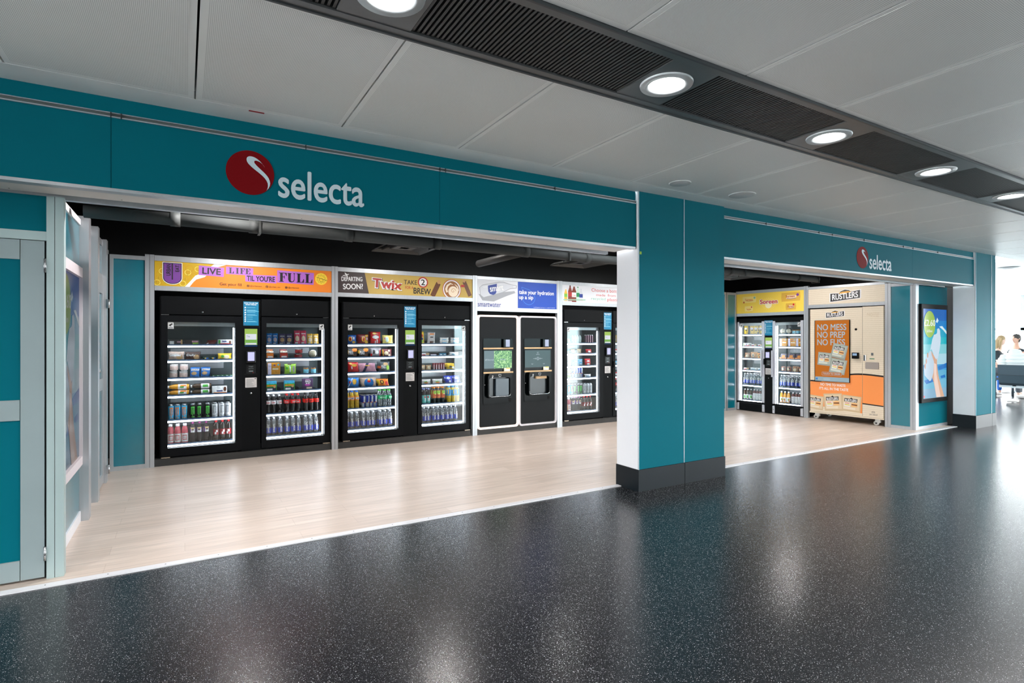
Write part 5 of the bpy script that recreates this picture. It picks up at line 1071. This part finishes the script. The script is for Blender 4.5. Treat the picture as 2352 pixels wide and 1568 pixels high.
def stock(F, door, shelves, rows, yf=.197, dy=.078):
    """rows: per shelf a list of lanes (kind, [x...], depth rows, opts)"""
    for si, lanes in enumerate(rows):
        nm = L4 if len(lanes) == 4 else L3 if len(lanes) == 3 else ['left', 'right']
        ext = []
        for li, ln in enumerate(lanes):
            got = []
            kind, xs, nr = ln[:3]; op = ln[3] if len(ln) > 3 else ''
            ds = KIND[kind][0]
            for r_ in range(nr):
                for i, x in enumerate(xs):
                    pos = P3[len(xs)][i]
                    where = '%s, %s%s %s lane, %s shelf, %s' % (ds, ('front ', 'second-row ', 'third-row ')[r_] if nr > 1 else '', (pos+' of' if pos else 'in'), nm[li], SHN[si], door)
                    z = shelves[si]; yy = yf+dy*r_
                    if op == 'stack':
                        hgt = {'yog': .087, 'redpot': .065, 'bowl': .077, 'wpk': .045, 'bpk': .05, 'rpk': .05, 'wafer': .0}[kind]
                        for q in range(2): place(kind, F, x+.006*q, yy+.006+.010*q, z+hgt*q, where.replace(ds+', ', ds+', '+('upper ' if q else 'lower '), 1))
                    elif op == 'lie':
                        for q in range(2):
                            o = place(kind, F, x, yy, z+.0375+.069*q, where.replace(ds+', ', ds.split(',')[0]+' lying flat, '+('upper ' if q else 'lower '), 1))
                            o.rotation_euler = (0, PI/2, F[2]) ; o.location = W(F, x+.115, yy, z+.0375+.069*q); o.rotation_euler = (0, -PI/2, F[2])
                    else:
                        o = place(kind, F, x, yy, z+(.004 if KIND[kind][1] in ('bag', 'pouch', 'pastry pack', 'snack pack') else .0008), where)
                        if KIND[kind][1] in ('bag', 'pouch', 'pastry pack') or kind in ('yelpk', 'wpk', 'wpk2', 'tanpk', 'rpk', 'bpk', 'brownpk'):
                            o.rotation_euler = (-.10-.04*(i % 2), 0, F[2]+.08*math.sin(5*x)) if F[2] == 0 else (0, 0, F[2]+.08*math.sin(5*x))
                        if KIND[kind][1] in ('bottle', 'can'): o.rotation_euler = (0, 0, F[2]+.35*math.sin(37*x+r_))
                    got.append((x, o))
            bpy.context.view_layer.update(); c0, s0 = math.cos(F[2]), math.sin(F[2]); us = []
            for x, o in got:
                for q in [o]+list(o.children):
                    if q.type == 'MESH': us += [((q.matrix_world@Vector(b)).x-F[0])*c0+((q.matrix_world@Vector(b)).y-F[1])*s0 for b in q.bound_box]
            ext.append((min(us), max(us)))
        sh_, y_, zz, dep = SHV[door.replace('-banner fridge', '').replace(' door', '')][si]; par = sh_.parent
        px = (par.location.x-F[0])*math.cos(F[2])+(par.location.y-F[1])*math.sin(F[2])
        for (a0, a1), (b0, b1) in zip(ext[:-1], ext[1:]):
            if b0-a1 > .007:
                dx = (a1+b0)/2-px; B(mat('divider_plastic', (16, 20, 24), .3)).box(dx-.0025, dx+.0025, y_+.046, y_+dep-.05, zz+.0002, zz+.05).build('divider', sh_)
D = lambda n, s_: '%s-banner fridge %s door' % (n, s_)
stock(F0, D('orange', 'left'), SHELF, [
 [('darkbx', [-.095], 1), ('pinkbx', [.075], 1), ('brownpk', [.285], 1), ('wafer', [.437], 1)],
 [('daily1', [-.088], 1), ('daily2', [.086], 1), ('darkpk', [.225, .305], 2), ('yelpk', [.435], 1)],
 [('yog', [-.120, -.014], 1, 'stack'), ('pretz', [.108, .222], 2), ('herbpk', [.310, .360, .410, .460, .507], 2)],
 [('ojui', [-.068], 1, 'lie'), ('glab', [.170], 1, 'lie'), ('icecone', [.375], 1)],
 [('bmon', [-.145, -.075, -.005], 3), ('kmon', [.087, .158, .243], 3), ('wmon', [.325, .399, .473], 3)],
 [('smooth', [-.150, -.075, .0], 2), ('purp', [.083, .157, .228], 1), ('drp', [.338, .410, .478], 2)]])
stock(F0, D('orange', 'right'), SHELF, [
 [('bpouch', [.953, 1.025], 1), ('ppouch', [1.112, 1.200], 1), ('rpouch', [1.300, 1.380], 1), ('gpouch', [1.463, 1.542], 1)],
 [('swo', [.960], 1), ('swr', [1.130], 1), ('redpot', [1.315], 1, 'stack'), ('salad', [1.500], 1)],
 [('amber', [1.005], 1), ('grnbag', [1.212], 1), ('cupy', [1.412, 1.507], 1)],
 [('swb', [.975], 1), ('swb', [1.198], 1), ('snk', [1.430], 1)],
 [('cokew', [.941, 1.005, 1.075], 2), ('coker', [1.170, 1.243, 1.312], 2), ('cokez', [1.408, 1.480, 1.550], 2)],
 [('water', [.944, 1.010, 1.086], 2), ('water', [1.174, 1.245, 1.318], 2), ('water', [1.405, 1.473, 1.542], 2)]])
stock(F0, D('gold', 'left'), SHELF, [
 [('bluebag', [2.028], 2), ('redbag', [2.185], 2), ('redpouch', [2.365], 2), ('palebag', [2.545], 1)],
 [('maxbag', [2.03], 2), ('maxbag', [2.19], 2), ('greybag', [2.370], 2), ('brownbag', [2.535], 1)],
 [('rednut', [2.045], 2), ('pinkbag', [2.245], 1), ('greenbag', [2.495], 2)],
 [('bluepuff', [2.045], 2), ('crmbag', [2.268], 2), ('orgbag', [2.480], 2)],
 [('oranged', [1.965, 2.030, 2.098], 2), ('rbull', [2.193, 2.250, 2.307, 2.362], 3), ('greend', [2.430, 2.502, 2.570], 2)],
 [('water', [1.962, 2.028, 2.100], 2), ('water', [2.192, 2.262, 2.330], 2), ('water', [2.435, 2.508, 2.577], 2)]])
stock(F0, D('gold', 'right'), SHELF, [
 [('ypouch', [3.075], 1), ('wpouch', [3.225], 1), ('wpk', [3.437], 1, 'stack'), ('wpk', [3.615], 1, 'stack')],
 [('bar', [3.120], 1), ('lbar', [3.250], 1), ('bbox', [3.375, 3.435], 1), ('wpk', [3.60], 1)],
 [('tanpk', [3.085, 3.180], 1), ('choc', [3.262, 3.302, 3.342, 3.382, 3.422], 1), ('ybag2', [3.545], 2)],
 [('wpk2', [3.135], 1), ('wpk2', [3.322], 1), ('bluesw', [3.515, 3.650], 2)],
 [('aqua', [3.04, 3.105, 3.175], 2), ('tropic', [3.27, 3.338, 3.412], 2), ('sport', [3.512, 3.582, 3.653], 2)],
 [('water', [3.038, 3.106, 3.174], 2), ('water', [3.258, 3.330, 3.400], 2), ('water', [3.478, 3.550, 3.622], 2)]])
stock(F0, D('white', 'left'), SHELF, [
 [('tanpk', [5.79], 1), ('tinyb', [5.880, 5.935, 5.990, 6.045], 1), ('dcan', [6.165, 6.215, 6.262, 6.310], 1)],
 [('bpk', [5.765], 1), ('tanpk', [5.890, 6.03], 1), ('rpk', [6.240], 1)],
 [('yog', [5.800], 1, 'stack'), ('bpk', [5.945, 6.055], 1, 'stack'), ('rpk', [6.220], 1, 'stack')],
 [('bowl', [5.790], 1, 'stack'), ('rbull', [5.900, 5.957, 6.014, 6.071], 3), ('wpk', [6.215], 1)],
 [('bmon', [5.72, 5.785, 5.850], 3), ('kmon', [5.920, 5.990, 6.060], 3), ('wmon', [6.135, 6.205, 6.275], 3)],
 [('smooth', [5.722, 5.797], 2), ('purp', [5.890, 5.960, 6.030], 2), ('drp', [6.125, 6.197, 6.270], 2)]])
stock(F0, D('white', 'right'), SHELF, [
 [('gpouch', [6.86, 6.94], 1), ('gpouch', [7.10], 1)],
 [('rpk', [6.87], 1), ('rpk', [7.10], 1)],
 [('bpk', [6.87], 1), ('bpk', [7.10], 1)],
 [('rpk', [6.87], 1), ('wpk', [7.10], 1)],
 [('coker', [6.80, 6.868, 6.935], 2), ('oranged', [7.02, 7.09], 1)],
 [('water', [6.80, 6.868, 6.935], 2), ('water', [7.02, 7.09], 1)]], yf=.197)
stock(FR, D('yellow', 'left'), SH5, [
 [('gbag', [.120], 1), ('gbag', [.255, .345], 2), ('gbag', [.450], 1)],
 [('wafer', [.145], 1), ('bar', [.310], 1), ('bar', [.450], 1)],
 [('brnb', [.150], 1), ('bgold', [.300], 1), ('orgbag', [.455], 1)],
 [('bar', [.135], 1), ('wpk', [.290], 1), ('wpk', [.445], 1)],
 [('water', [.092, .160], 2), ('water', [.240, .310], 2), ('water', [.395, .465], 2)],
 [('glab', [.095, .160, .228], 1), ('wlab', [.305, .370], 1), ('wlab', [.435, .500], 1)]], yf=.162)
stock(FR, D('yellow', 'right'), SH5, [
 [('salad', [.912, 1.036], 1), ('cupy', [1.142, 1.218], 1), ('cupy', [1.294], 1)],
 [('amber', [.945], 1), ('amber', [1.115], 1), ('amber', [1.275], 1)],
 [('tray', [.940], 1), ('tray', [1.095], 1), ('tray', [1.250], 1)],
 [('grntray', [.930, 1.040], 1), ('brnb', [1.165], 1), ('grntray', [1.280], 1)],
 [('water', [.888, .955], 2), ('water', [1.035, 1.110], 2), ('water', [1.190, 1.262], 2)],
 [('ojui', [.890, .960, 1.032], 1), ('wlab', [1.120, 1.187], 1), ('wlab', [1.253, 1.315], 1)]], yf=.162)

# ------------------------------------------------------------ left front: service door and panels
FRM = mat('frame_grey_green', (166, 184, 184), .42, .2, fn=noisy(4, .03)); DOORG = mat('door_frame_grey', (140, 154, 156), .45, .1, fn=noisy(3, .03))
dw = MB(FRM); dw.box(-3.2, -.744, 4.46, 4.51, 2.112, 2.168); dw.box(-.743, -.704, 4.455, 4.52, .004, 2.392).box(-.701, -.657, 4.455, 4.52, .004, 2.392)
dw.use(VOID).box(-.704, -.701, 4.462, 4.52, .004, 2.39).box(-.753, -.743, 4.48, 4.52, .004, 2.11)
dw.use(TEAL).box(-3.2, -.744, 4.475, 4.50, 2.168, 2.392)
dw.use(TEAL).box(-3.2, -2.05, 4.475, 4.50, .004, 2.112)
sbuild(dw, 'wall_front_left')
dd = MB(DOORG); dd.box(-.868, -.754, 4.462, 4.495, .018, 2.108)
for z0, z1 in ((1.988, 2.108), (1.0, 1.125), (.018, .140)): dd.box(-1.95, -.8715, 4.462, 4.495, z0, z1)
dd.box(-2.04, -1.953, 4.462, 4.495, .018, 2.108)
dd.use(TEAL).box(-1.95, -.87, 4.472, 4.49, .14, 1.99)
do = sbuild(dd, 'door_1')
for z in (.122, 1.913): B(STEEL).box(-.756, -.742, 4.448, 4.462, z, z+.086).cyl(-.749, 4.450, z, .007, .086, n=10).build('hinge', do)
sbuild(B(BLACK).box(-3.2, -.80, 4.60, 4.64, .004, 3.0), 'wall_front_void')

# ---- left side wall, facing the shop
def advert(parent, ox, oz, y, glow):
    """beach picture with a hand holding a frosted bottle and a green price disc; 0.82 x 1.49 m"""
    a = Art(ox, oz, y); E = dict(emit=glow)
    def s(n, c): return mat('ad_%s_%d' % (n, int(glow*100)), c, .22, emit=glow, spec=.12)
    W_, H_ = .82, 1.49
    bands = [(1.49, 1.30, (0, 92, 176)), (1.30, 1.16, (0, 122, 196)), (1.16, 1.02, (10, 156, 190)), (1.02, .90, (30, 176, 190)), (.90, .74, (120, 196, 206)), (.74, .56, (164, 206, 220)), (.56, .46, (60, 150, 206)), (.46, .30, (90, 170, 206)), (.30, .16, (110, 180, 210)), (.16, 0, (130, 172, 200))]
    for i, (z1, z0, c) in enumerate(bands): a.R(s('b%d' % i, c), 0, W_, z0, z1, 0)
    a.P(s('deep', (20, 110, 190)), [(.5, .52), (W_, .58), (W_, .50), (.55, .46)], 1); a.P(s('deep', (20,110,190)), [(.02, .30), (.3, .34), (.4, .28), (.1, .24)], 1); a.P(s('deep', (20,110,190)), [(.6, .36), (.75, .38), (.78, .33), (.62, .32)], 1)
    a.P(s('cloud', (206, 226, 232)), [(.55, 1.20), (.66, 1.21), (.82, 1.12), (.82, 1.07), (.70, 1.14)], 1); a.P(s('cloud', (206,226,232)), [(.43, 1.28), (.48, 1.35), (.53, 1.30), (.48, 1.26)], 1)
    a.P(s('skin', (214, 170, 140)), [(.27, .78), (.40, .68), (.46, .66), (.48, .50), (.54, .33), (.73, .005), (.45, .005), (.36, .25), (.30, .34), (.34, .52)], 3)
    a.P(s('skin_l', (232, 204, 190)), [(.36, .58), (.44, .60), (.45, .40), (.60, .005), (.45, .005), (.37, .25)], 4)
    a.P(s('bottle', (196, 214, 228)), [(.23, .80), (.30, .98), (.36, 1.06), (.43, 1.07), (.47, 1.09), (.475, 1.16), (.54, 1.17), (.58, 1.13), (.585, 1.06), (.60, 1.02), (.60, .94), (.56, .80), (.49, .63), (.44, .62), (.30, .79), (.28, .82)], 4)
    a.P(s('bottle2', (186, 204, 220)), [(.22, .80), (.30, .76), (.36, .60), (.34, .42), (.26, .30), (.21, .285), (.03, .39), (.01, .50), (.10, .68)], 5)
    for z, x in ((.74, .15), (.64, .10), (.56, .06)): a.D(s('finger', (196, 140, 110)), x-.01, z-.02, .022, 6, .045)
    a.P(s('thumb', (206, 158, 128)), [(.26, .80), (.36, .70), (.44, .64), (.47, .67), (.46, .56), (.38, .58), (.28, .72)], 6)
    a.D(s('disc', (150, 186, 66)), .205, 1.235, .20, 7, .222)
    a.D(SRED, .02, .035, .02, 7) if ox is not None else None
    pic = a.build('picture', parent)
    a = Art(ox, oz, y); a.T(s('letters', (226, 230, 226)), '£2.60', .01, .40, 1.205, .105, 9, bold=.022); a.T(s('letters', (226,230,226)), '600ml', .105, .295, 1.10, .045, 9, bold=.02); a.build('picture_lettering', parent)
lp = empty('advert_lightbox', 'dim beach advert lightbox with green price disc on left wall', 'advert', FL, .46, 0, .5)
B(PINKW).box(-.05, .0, -.012, .03, -.03, 1.58).box(.82, .86, -.012, .03, -.03, 1.58).box(0, .82, -.012, .03, 1.50, 1.58).box(0, .82, -.012, .03, -.03, .04).build('frame', lp)
B(BLACK).box(0, .82, .012, .03, .04, 1.50).build('backing', lp)
advert(lp, 0, -.02, .011, .16)
lw = MB(WHITE); lw.box(.09, 1.28, -.0, .04, 2.43, 2.48); lw.box(.09, 1.28, 0, .04, .004, .09)
lw.use(TEALIN).box(.09, 1.28, .01, .03, .09, .47).box(.09, 1.28, .01, .03, 2.08, 2.43).box(1.322, 1.34, .0, .03, .1, 2.4)
lw.use(ALU).box(1.285, 1.41, -.052, .04, .004, 2.51)
lw.use(TEALIN).box(1.41, 1.87, .006, .03, .05, 2.44); lw.use(ALU).box(1.41, 1.87, 0, .04, .004, .05).box(1.41, 1.87, 0, .04, 2.44, 2.50)
lw.box(1.87, 1.98, -.050, .04, .004, 2.53); lw.use(TEALIN).box(1.98, 2.70, .006, .03, 2.16, 2.46); lw.use(ALU).box(1.98, 2.70, 0, .04, 2.46, 2.52).box(1.98, 2.70, -.005, .04, 2.10, 2.16).box(2.66, 2.78, -.035, .04, .004, 2.53)
lw.use(TEALIN).box(2.78, 3.22, .006, .03, .05, 2.45); lw.use(ALU).box(2.78, 3.22, 0, .04, .004, .05).box(2.78, 3.22, 0, .04, 2.45, 2.49)
sbuild(lw, 'wall_left', FL)
d2 = MB(ALU); x0, x1 = 1.985, 2.655
d2.box(x0, x0+.10, -.012, .02, .02, 2.095).box(x1-.10, x1, -.012, .02, .02, 2.095).box(x0+.1, x1-.1, -.012, .02, 1.96, 2.095).box(x0+.1, x1-.1, -.012, .02, .98, 1.10).box(x0+.1, x1-.1, -.012, .02, .02, .12)
d2.use(TEALIN).box(x0+.1, x1-.1, 0, .015, .12, 1.96); d2o = sbuild(d2, 'door_2', FL)
for z in (.10, 1.82): B(STEEL).box(x1-.01, x1+.03, -.052, -.03, z, z+.09).cyl(x1+.012, -.056, z, .008, .09, n=10).build('hinge', d2o)
B(STEEL).tube([(x0+.06+.012*math.cos(t*1.3), -.035+.012*math.sin(t*1.3), 1.50-.012*t) for t in range(22)], .003, 6).cyl(x0+.06, -.05, 1.2, .016, .03, 'y', 12).build('door_handle', d2o)

# ------------------------------------------------------------ right front: lit advert screen
FD = (0, 4.50, 0.0)
rw = MB(TEAL); rw.box(10.43, 11.46, .0, .03, .05, 2.395); rw.use(BLACK).box(11.46, 11.86, .002, .03, .004, 2.395).box(11.84, 11.86, -.03, .002, .02, 2.39); rw.use(ALU).box(10.43, 11.46, -.005, .03, .004, .05).box(10.36, 10.43, -.01, .05, .004, 2.40)
sbuild(rw, 'wall_front_right', FD)
ds = empty('advert_screen', 'lit beach advert screen with green price disc by right pillar', 'advert', FD, 10.49, -.05, .509)
B(BLKM).box(-.055, .875, .0, .049, -.07, 1.57, .006).build('casing', ds); advert(ds, 0, 0, -.001, .85)

# ------------------------------------------------------------ far right: seating by the bright windows
glz = MB(mat('window_frame', (196, 208, 214), .4)); 
for y in (5.6, 6.45, 7.30, 8.9, 10.5, 4.0, 2.4, .8, -.8, -2.4, -4, -5.6, -7.2): glz.box(24.0, 24.12, y-.05, y+.05, 0, 4.2)
for z in (1.83, 3.52, .3): glz.box(24.0, 24.1, -9, 12.5, z-.04, z+.04)
sbuild(glz, 'window_1')
sbuild(B(mat('hall_wall_white', (214, 218, 220), .6, fn=noisy(1, .02))).box(13.1, 24, 12.3, 12.45, 0, 4).box(13.0, 13.1, 4.5, 12.4, 0, 4), 'wall_far')
STEATG = mat('seat_leather', (66, 82, 92), .35); CHRO = mat('seat_frame_metal', (180, 188, 192), .3, .7)
def bench(x, y, n, lb, lb2):
    r = empty('seat_bench', lb, 'seating', (0, 0, 0), x, y, 0, 'grey beam seating rows by the windows')
    B(CHRO).box(.10, .17, -n*.56, .02, .30, .36).build('beam', r)
    for i in range(n):
        yc = -.28-i*.56
        s_ = B(STEATG); prof = [(-.10, .86), (-.06, .87), (.0, .62), (.05, .46), (.10, .41), (.50, .43), (.52, .40), (.50, .38), (.08, .36), (.0, .42), (-.06, .62)]
        m_ = len(prof); vs = [(a, yc+sy*.265, b) for sy in (-1, 1) for a, b in prof]
        s_.add(vs, [tuple(range(m_)), tuple(range(m_, 2*m_))[::-1]]+[(k, m_+k, m_+(k+1) % m_, (k+1) % m_) for k in range(m_)]); st_ = s_.build('seat', r)
        B(mat('seat_seam', (30, 38, 44))).box(-.066, -.055, yc-.255, yc+.255, .615, .622).build('seam', st_)
        B(BLKM).box(.07, .2, yc-.03, yc+.03, .345, .40).build('bracket', r)
    for yy in (-.62, -n*.56+.3):
        B(CHRO).tube([(-.12, yy, .02), (.02, yy, .16), (.13, yy, .32)], .022, 8).tube([(.40, yy, .02), (.26, yy, .16), (.13, yy, .32)], .022, 8).build('leg', r)
    B(CHRO).tube([(-.04, -.56, .42), (-.05, -.56, .64), (.05, -.56, .66), (.32, -.56, .66)], .016, 8).build('armrest', r)
    return r
bench(17.35, 5.74, 4, 'nearest dark grey beam seats with backs to the shop', '')
bench(19.7, 6.75, 5, 'second row of dark beam seats behind the nearest one', '')
# people
SKIN = mat('skin', (222, 176, 152), .5); SKIN2 = mat('skin_pale', (232, 196, 178), .5)
def grow(name, verts, edges, radii, m_, parent, root=0, sub=2):
    me = bpy.data.meshes.new(name); me.from_pydata(verts, edges, []); me.materials.append(m_)
    o = bpy.data.objects.new(name, me); C.objects.link(o); o.parent = parent
    sk = o.modifiers.new('skin', 'SKIN'); sk.use_smooth_shade = True
    for i, r_ in enumerate(radii): me.skin_vertices[0].data[i].radius = (r_, r_)
    me.skin_vertices[0].data[root].use_root = True
    s_ = o.modifiers.new('sub', 'SUBSURF'); s_.levels = sub; s_.render_levels = sub; return o
def person(x, y, rz, lb, top, trous, hair, long_hair, seat_z=.62, skin=SKIN, lean=.0):
    r = empty('person', lb, 'person', (0, 0, 0), x, y, 0, rz=rz)
    # faces +x when rz = 0, seated
    h = seat_z
    V = [(0,0,h+.08), (.0+lean*.4,0,h+.28), (.02+lean,0,h+.50), (.03+lean,0,h+.60), (.04+lean*1.1,0,h+.68), (.05+lean*1.2,0,h+.76)]
    E = [(0,1),(1,2),(2,3),(3,4),(4,5)]; R = [.13,.14,.15,.09,.055,.07]
    for s_ in (-1, 1):
        b = len(V); V += [(.02+lean, s_*.17, h+.50), (.06+lean, s_*.23, h+.26), (.26+lean*.8, s_*.16, h+.14), (.36+lean*.8, s_*.10, h+.15)]
        E += [(2, b), (b, b+1), (b+1, b+2), (b+2, b+3)]; R += [.065, .05, .038, .03]
        b = len(V); V += [(.05, s_*.10, h+.06), (.44, s_*.12, h+.05), (.46, s_*.12, h*.5), (.47, s_*.12, .08), (.60, s_*.13, .04)]
        E += [(0, b), (b, b+1), (b+1, b+2), (b+2, b+3), (b+3, b+4)]; R += [.085, .065, .05, .04, .035]
    body = grow('body', V, E, R, skin, r)
    # clothing: a slightly wider shirt and trousers
    sv = [V[0], V[1], V[2], V[3]]; se = [(0,1),(1,2),(2,3)]; sr = [.142, .152, .162, .10]
    for s_ in (-1, 1): b = len(sv); sv += [(.02+lean, s_*.17, h+.50), (.055+lean, s_*.22, h+.31)]; se += [(2, b), (b, b+1)]; sr += [.075, .062]
    grow('shirt', sv, se, sr, top, r)
    tv = [V[0]]; te = []; tr = [.14]
    for s_ in (-1, 1): b = len(tv); tv += [(.05, s_*.10, h+.06), (.44, s_*.12, h+.05), (.46, s_*.12, h*.5), (.47, s_*.12, .12)]; te += [(0, b), (b, b+1), (b+1, b+2), (b+2, b+3)]; tr += [.095, .077, .062, .052]
    grow('trousers', tv, te, tr, trous, r)
    # head with nose, ears and features
    hx, hz = .07+lean*1.3, h+.84
    hd = MB(skin); hd.lathe([(.0001,-.125),(.035,-.118),(.058,-.09),(.072,-.04),(.080,.02),(.076,.07),(.05,.11),(.0001,.125)], 20, hx, 0, hz)
    hd.tube([(hx+.074,0,hz+.01), (hx+.095,0,hz-.022), (hx+.076,0,hz-.034)], [.006,.012,.008], 8)
    for s_ in (-1, 1): hd.tube([(hx-.005, s_*.078, hz+.018), (hx-.012, s_*.088, hz), (hx-.004, s_*.078, hz-.026)], [.008,.012,.006], 8)
    head = hd.build('head', r)
    ey = MB(mat('eye_dark', (40, 30, 28))); [ey.tube([(hx+.070, s_*.03, hz+.014), (hx+.0745, s_*.03, hz+.014)], .007, 8) for s_ in (-1, 1)]; ey.use(mat('lips', (176, 96, 92))).tube([(hx+.066, -.02, hz-.056), (hx+.070, 0, hz-.058), (hx+.066, .02, hz-.056)], .005, 6); ey.build('face_features', head)
    hr = MB(hair); hr.lathe([(.080,-.005),(.091,.03),(.086,.08),(.055,.122),(.0001,.138)], 20, hx-.012, 0, hz)
    hr.lathe([(.05,-.10),(.074,-.05),(.082,.02),(.05,.08)], 14, hx-.028, 0, hz)
    if long_hair:
        hr.tube([(hx-.03, 0, hz+.05), (hx-.075, 0, hz-.06), (hx-.10, 0, hz-.20), (hx-.11, 0, hz-.36)], [.07, .085, .075, .02], 12)
        for s_ in (-1, 1): hr.tube([(hx, s_*.06, hz+.06), (hx-.01, s_*.085, hz-.05), (hx-.03, s_*.10, hz-.22)], [.03, .035, .012], 8)
    hr.build('hair', r)
    for s_ in (-1, 1):
        wx, wy, wz = .36+lean*.8, s_*.10, h+.15
        hn = MB(skin); hn.tube([(wx-.01, wy, wz), (wx+.04, wy-s_*.01, wz), (wx+.085, wy-s_*.02, wz-.004)], [.022, .036, .030], 8)
        for f_ in range(4): yo = (-.024+.016*f_); L_ = (.055, .07, .066, .048)[f_]; hn.tube([(wx+.075, wy-s_*.02+yo, wz), (wx+.075+L_*.6, wy-s_*.02+yo*1.1, wz-.012), (wx+.075+L_, wy-s_*.02+yo*1.1, wz-.035)], [.010, .009, .007], 6)
        hn.tube([(wx+.02, wy-s_*.03, wz), (wx+.05, wy-s_*.055, wz-.008), (wx+.075, wy-s_*.06, wz-.02)], [.011, .010, .008], 6)
        hn.build('hand', r)
        B(mat('shoe_white', (226, 222, 220), .5)).tube([(.43, s_*.12, .05), (.52, s_*.125, .055), (.66, s_*.13, .035)], [.045, .052, .038], 10).build('shoe', r)
    return r
TSH = mat('tshirt_black', (30, 40, 46), .8); JEAN = mat('blue_jeans', (30, 90, 170), .8); GREYT = mat('grey_trousers', (90, 96, 104), .8)
person(18.2, 6.09, math.radians(-80), 'long-haired blonde person in black t-shirt seated by windows', TSH, GREYT, mat('hair_blonde', (176, 150, 112), .6), True, skin=SKIN2, lean=.05)
person(19.0, 5.98, math.radians(150), 'short-haired person in black polo seated facing left', TSH, JEAN, mat('hair_dark_grey', (74, 70, 68), .7), False, seat_z=.66, lean=-.12)
for x, y in ((18.2, 6.09), (19.0, 5.98)):
    k = B(mat('stool_seat', (60, 70, 78), .5)).box(-.10, .10, -.10, .10, .44, .49, .01).cyl(0, 0, 0, .03, .44); k = k.build('stool', None, (x, y, .0)); tag(k, 'low grey perch under the %s person' % ('blonde' if x < 18.5 else 'dark-haired'), 'seat', 'grey perches by the windows')
jk = MB(mat('jacket_white', (222, 228, 228), .7))
for i in range(7):
    t = i/6; jk.lathe([(.0001, -.045), (.13, -.03), (.16, 0), (.13, .03), (.0001, .045)], 16, 17.42+.03*t, 5.38, .90+.055*i-.04, 'z')
jk2 = MB(mat('jacket_white', (222, 228, 228)))
def puff(cx, cy, cz, rx, ry, rz_, rings=6):
    for i in range(rings):
        t0 = i/rings; zc = cz-rz_+2*rz_*(i+.5)/rings; w_ = math.sqrt(max(.05, 1-((zc-cz)/rz_)**2)); h_ = rz_/rings*1.9; vs = []; n = 18; prof = [(.0001, -h_), (.75, -h_*.7), (1, 0), (.75, h_*.7), (.0001, h_)]
        for a_, b_ in prof:
            for k in range(n): t = 2*PI*k/n; vs.append((cx+rx*w_*a_*math.cos(t), cy+ry*w_*a_*math.sin(t), zc+b_))
        jk2.add(vs, [(j*n+k, j*n+(k+1) % n, (j+1)*n+(k+1) % n, (j+1)*n+k) for j in range(4) for k in range(n)], True)
puff(17.62, 5.50, .98, .14, .24, .24); puff(17.60, 5.72, .93, .10, .12, .16, 5)
tag(jk2.build('puffer_jacket'), 'white quilted puffer jacket draped over the nearest seats', 'jacket')
o = B(mat('blue_bag', (0, 110, 200), .5)).box(-.09, .09, -.15, .15, 0, .2, .03).build('shopping_bag', None, (18.1, 5.75, .72)); 
bpq = o; bpq.location = (18.62, 6.22, .885); tag(bpq, 'bright blue bag on the lap of the short-haired person', 'bag')
for x, y, lb in ((16.8, 5.28, 'white trainer on the floor under the nearest seats'), (19.3, 6.2, 'pale shoe on floor further back near the windows')):
    tag(B(mat('shoe_white', (226,222,220), .5)).tube([(-.1, 0, .045), (0, 0, .05), (.13, 0, .035)], [.038, .045, .03], 10).build('trainer', None, (x, y, 0), (0, 0, 2.4)), lb, 'shoe')

# ------------------------------------------------------------ airfield outside the far windows
sbuild(B(mat('apron_concrete', (150, 158, 160), .9, fn=noisy(.3, .1))).box(-60, 170, -90, -9.4, -.6, -.5).box(26.5, 90, -9.3, 60, -.6, -.5), 'ground_outside')
tl = MB(mat('distant_trees', (196, 216, 220), .9, fn=noisy(.4, .12))); rt = random.Random(8); hs = [3+rt.random()*3.5 for _ in range(71)]  # bright distance haze is put into the pale tree colour
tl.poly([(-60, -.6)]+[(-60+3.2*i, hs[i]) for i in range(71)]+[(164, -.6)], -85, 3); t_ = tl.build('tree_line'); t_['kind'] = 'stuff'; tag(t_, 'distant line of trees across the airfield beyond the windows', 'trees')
# ------------------------------------------------------------ hall behind the photographer (seen in reflections), plus added left-end glazing
sbuild(B(mat('opposite_wall', (84, 82, 81), .6)).box(-14, 10.3, -9.1, -9, 0, 2.95).box(18.8, 26, -9.1, -9, 0, 2.95), 'wall_opposite')
g2 = MB(mat('window_frame', (196, 208, 214), .4))
for x in (10.35, 12.4, 14.5, 16.6, 18.75): g2.box(x-.05, x+.05, -9.08, -8.98, 0, 2.95)
g2.box(10.3, 18.8, -9.06, -9.0, .9, .96); sbuild(g2, 'window_2')
sg = B(mat('sign_cream', (226, 214, 180), .5, emit=1.2)).text('WHSmith', -.7, .7, 0, .32, 0, bold=.005).build('shop_sign', None, (-.2, -8.97, 1.95), (0, 0, PI)); tag(sg, 'cream lettering of the shop opposite, seen mirrored in fridge glass', 'sign')
g3 = MB(mat('window_frame', (196, 208, 214), .4))  # unseen left-end glazing, added so more daylight reaches the hall
for y in (-9, -6.8, -4.6, -2.4, -.2, 2.0, 4.1): g3.box(-14.08, -13.98, y-.05, y+.05, 0, 2.95)
g3.box(-14.06, -14, -9, 4.1, .9, .96); sbuild(g3, 'window_added_3')

for o in list(bpy.data.objects):
    for k in ('_x', '_z'):
        if k in o: del o[k]
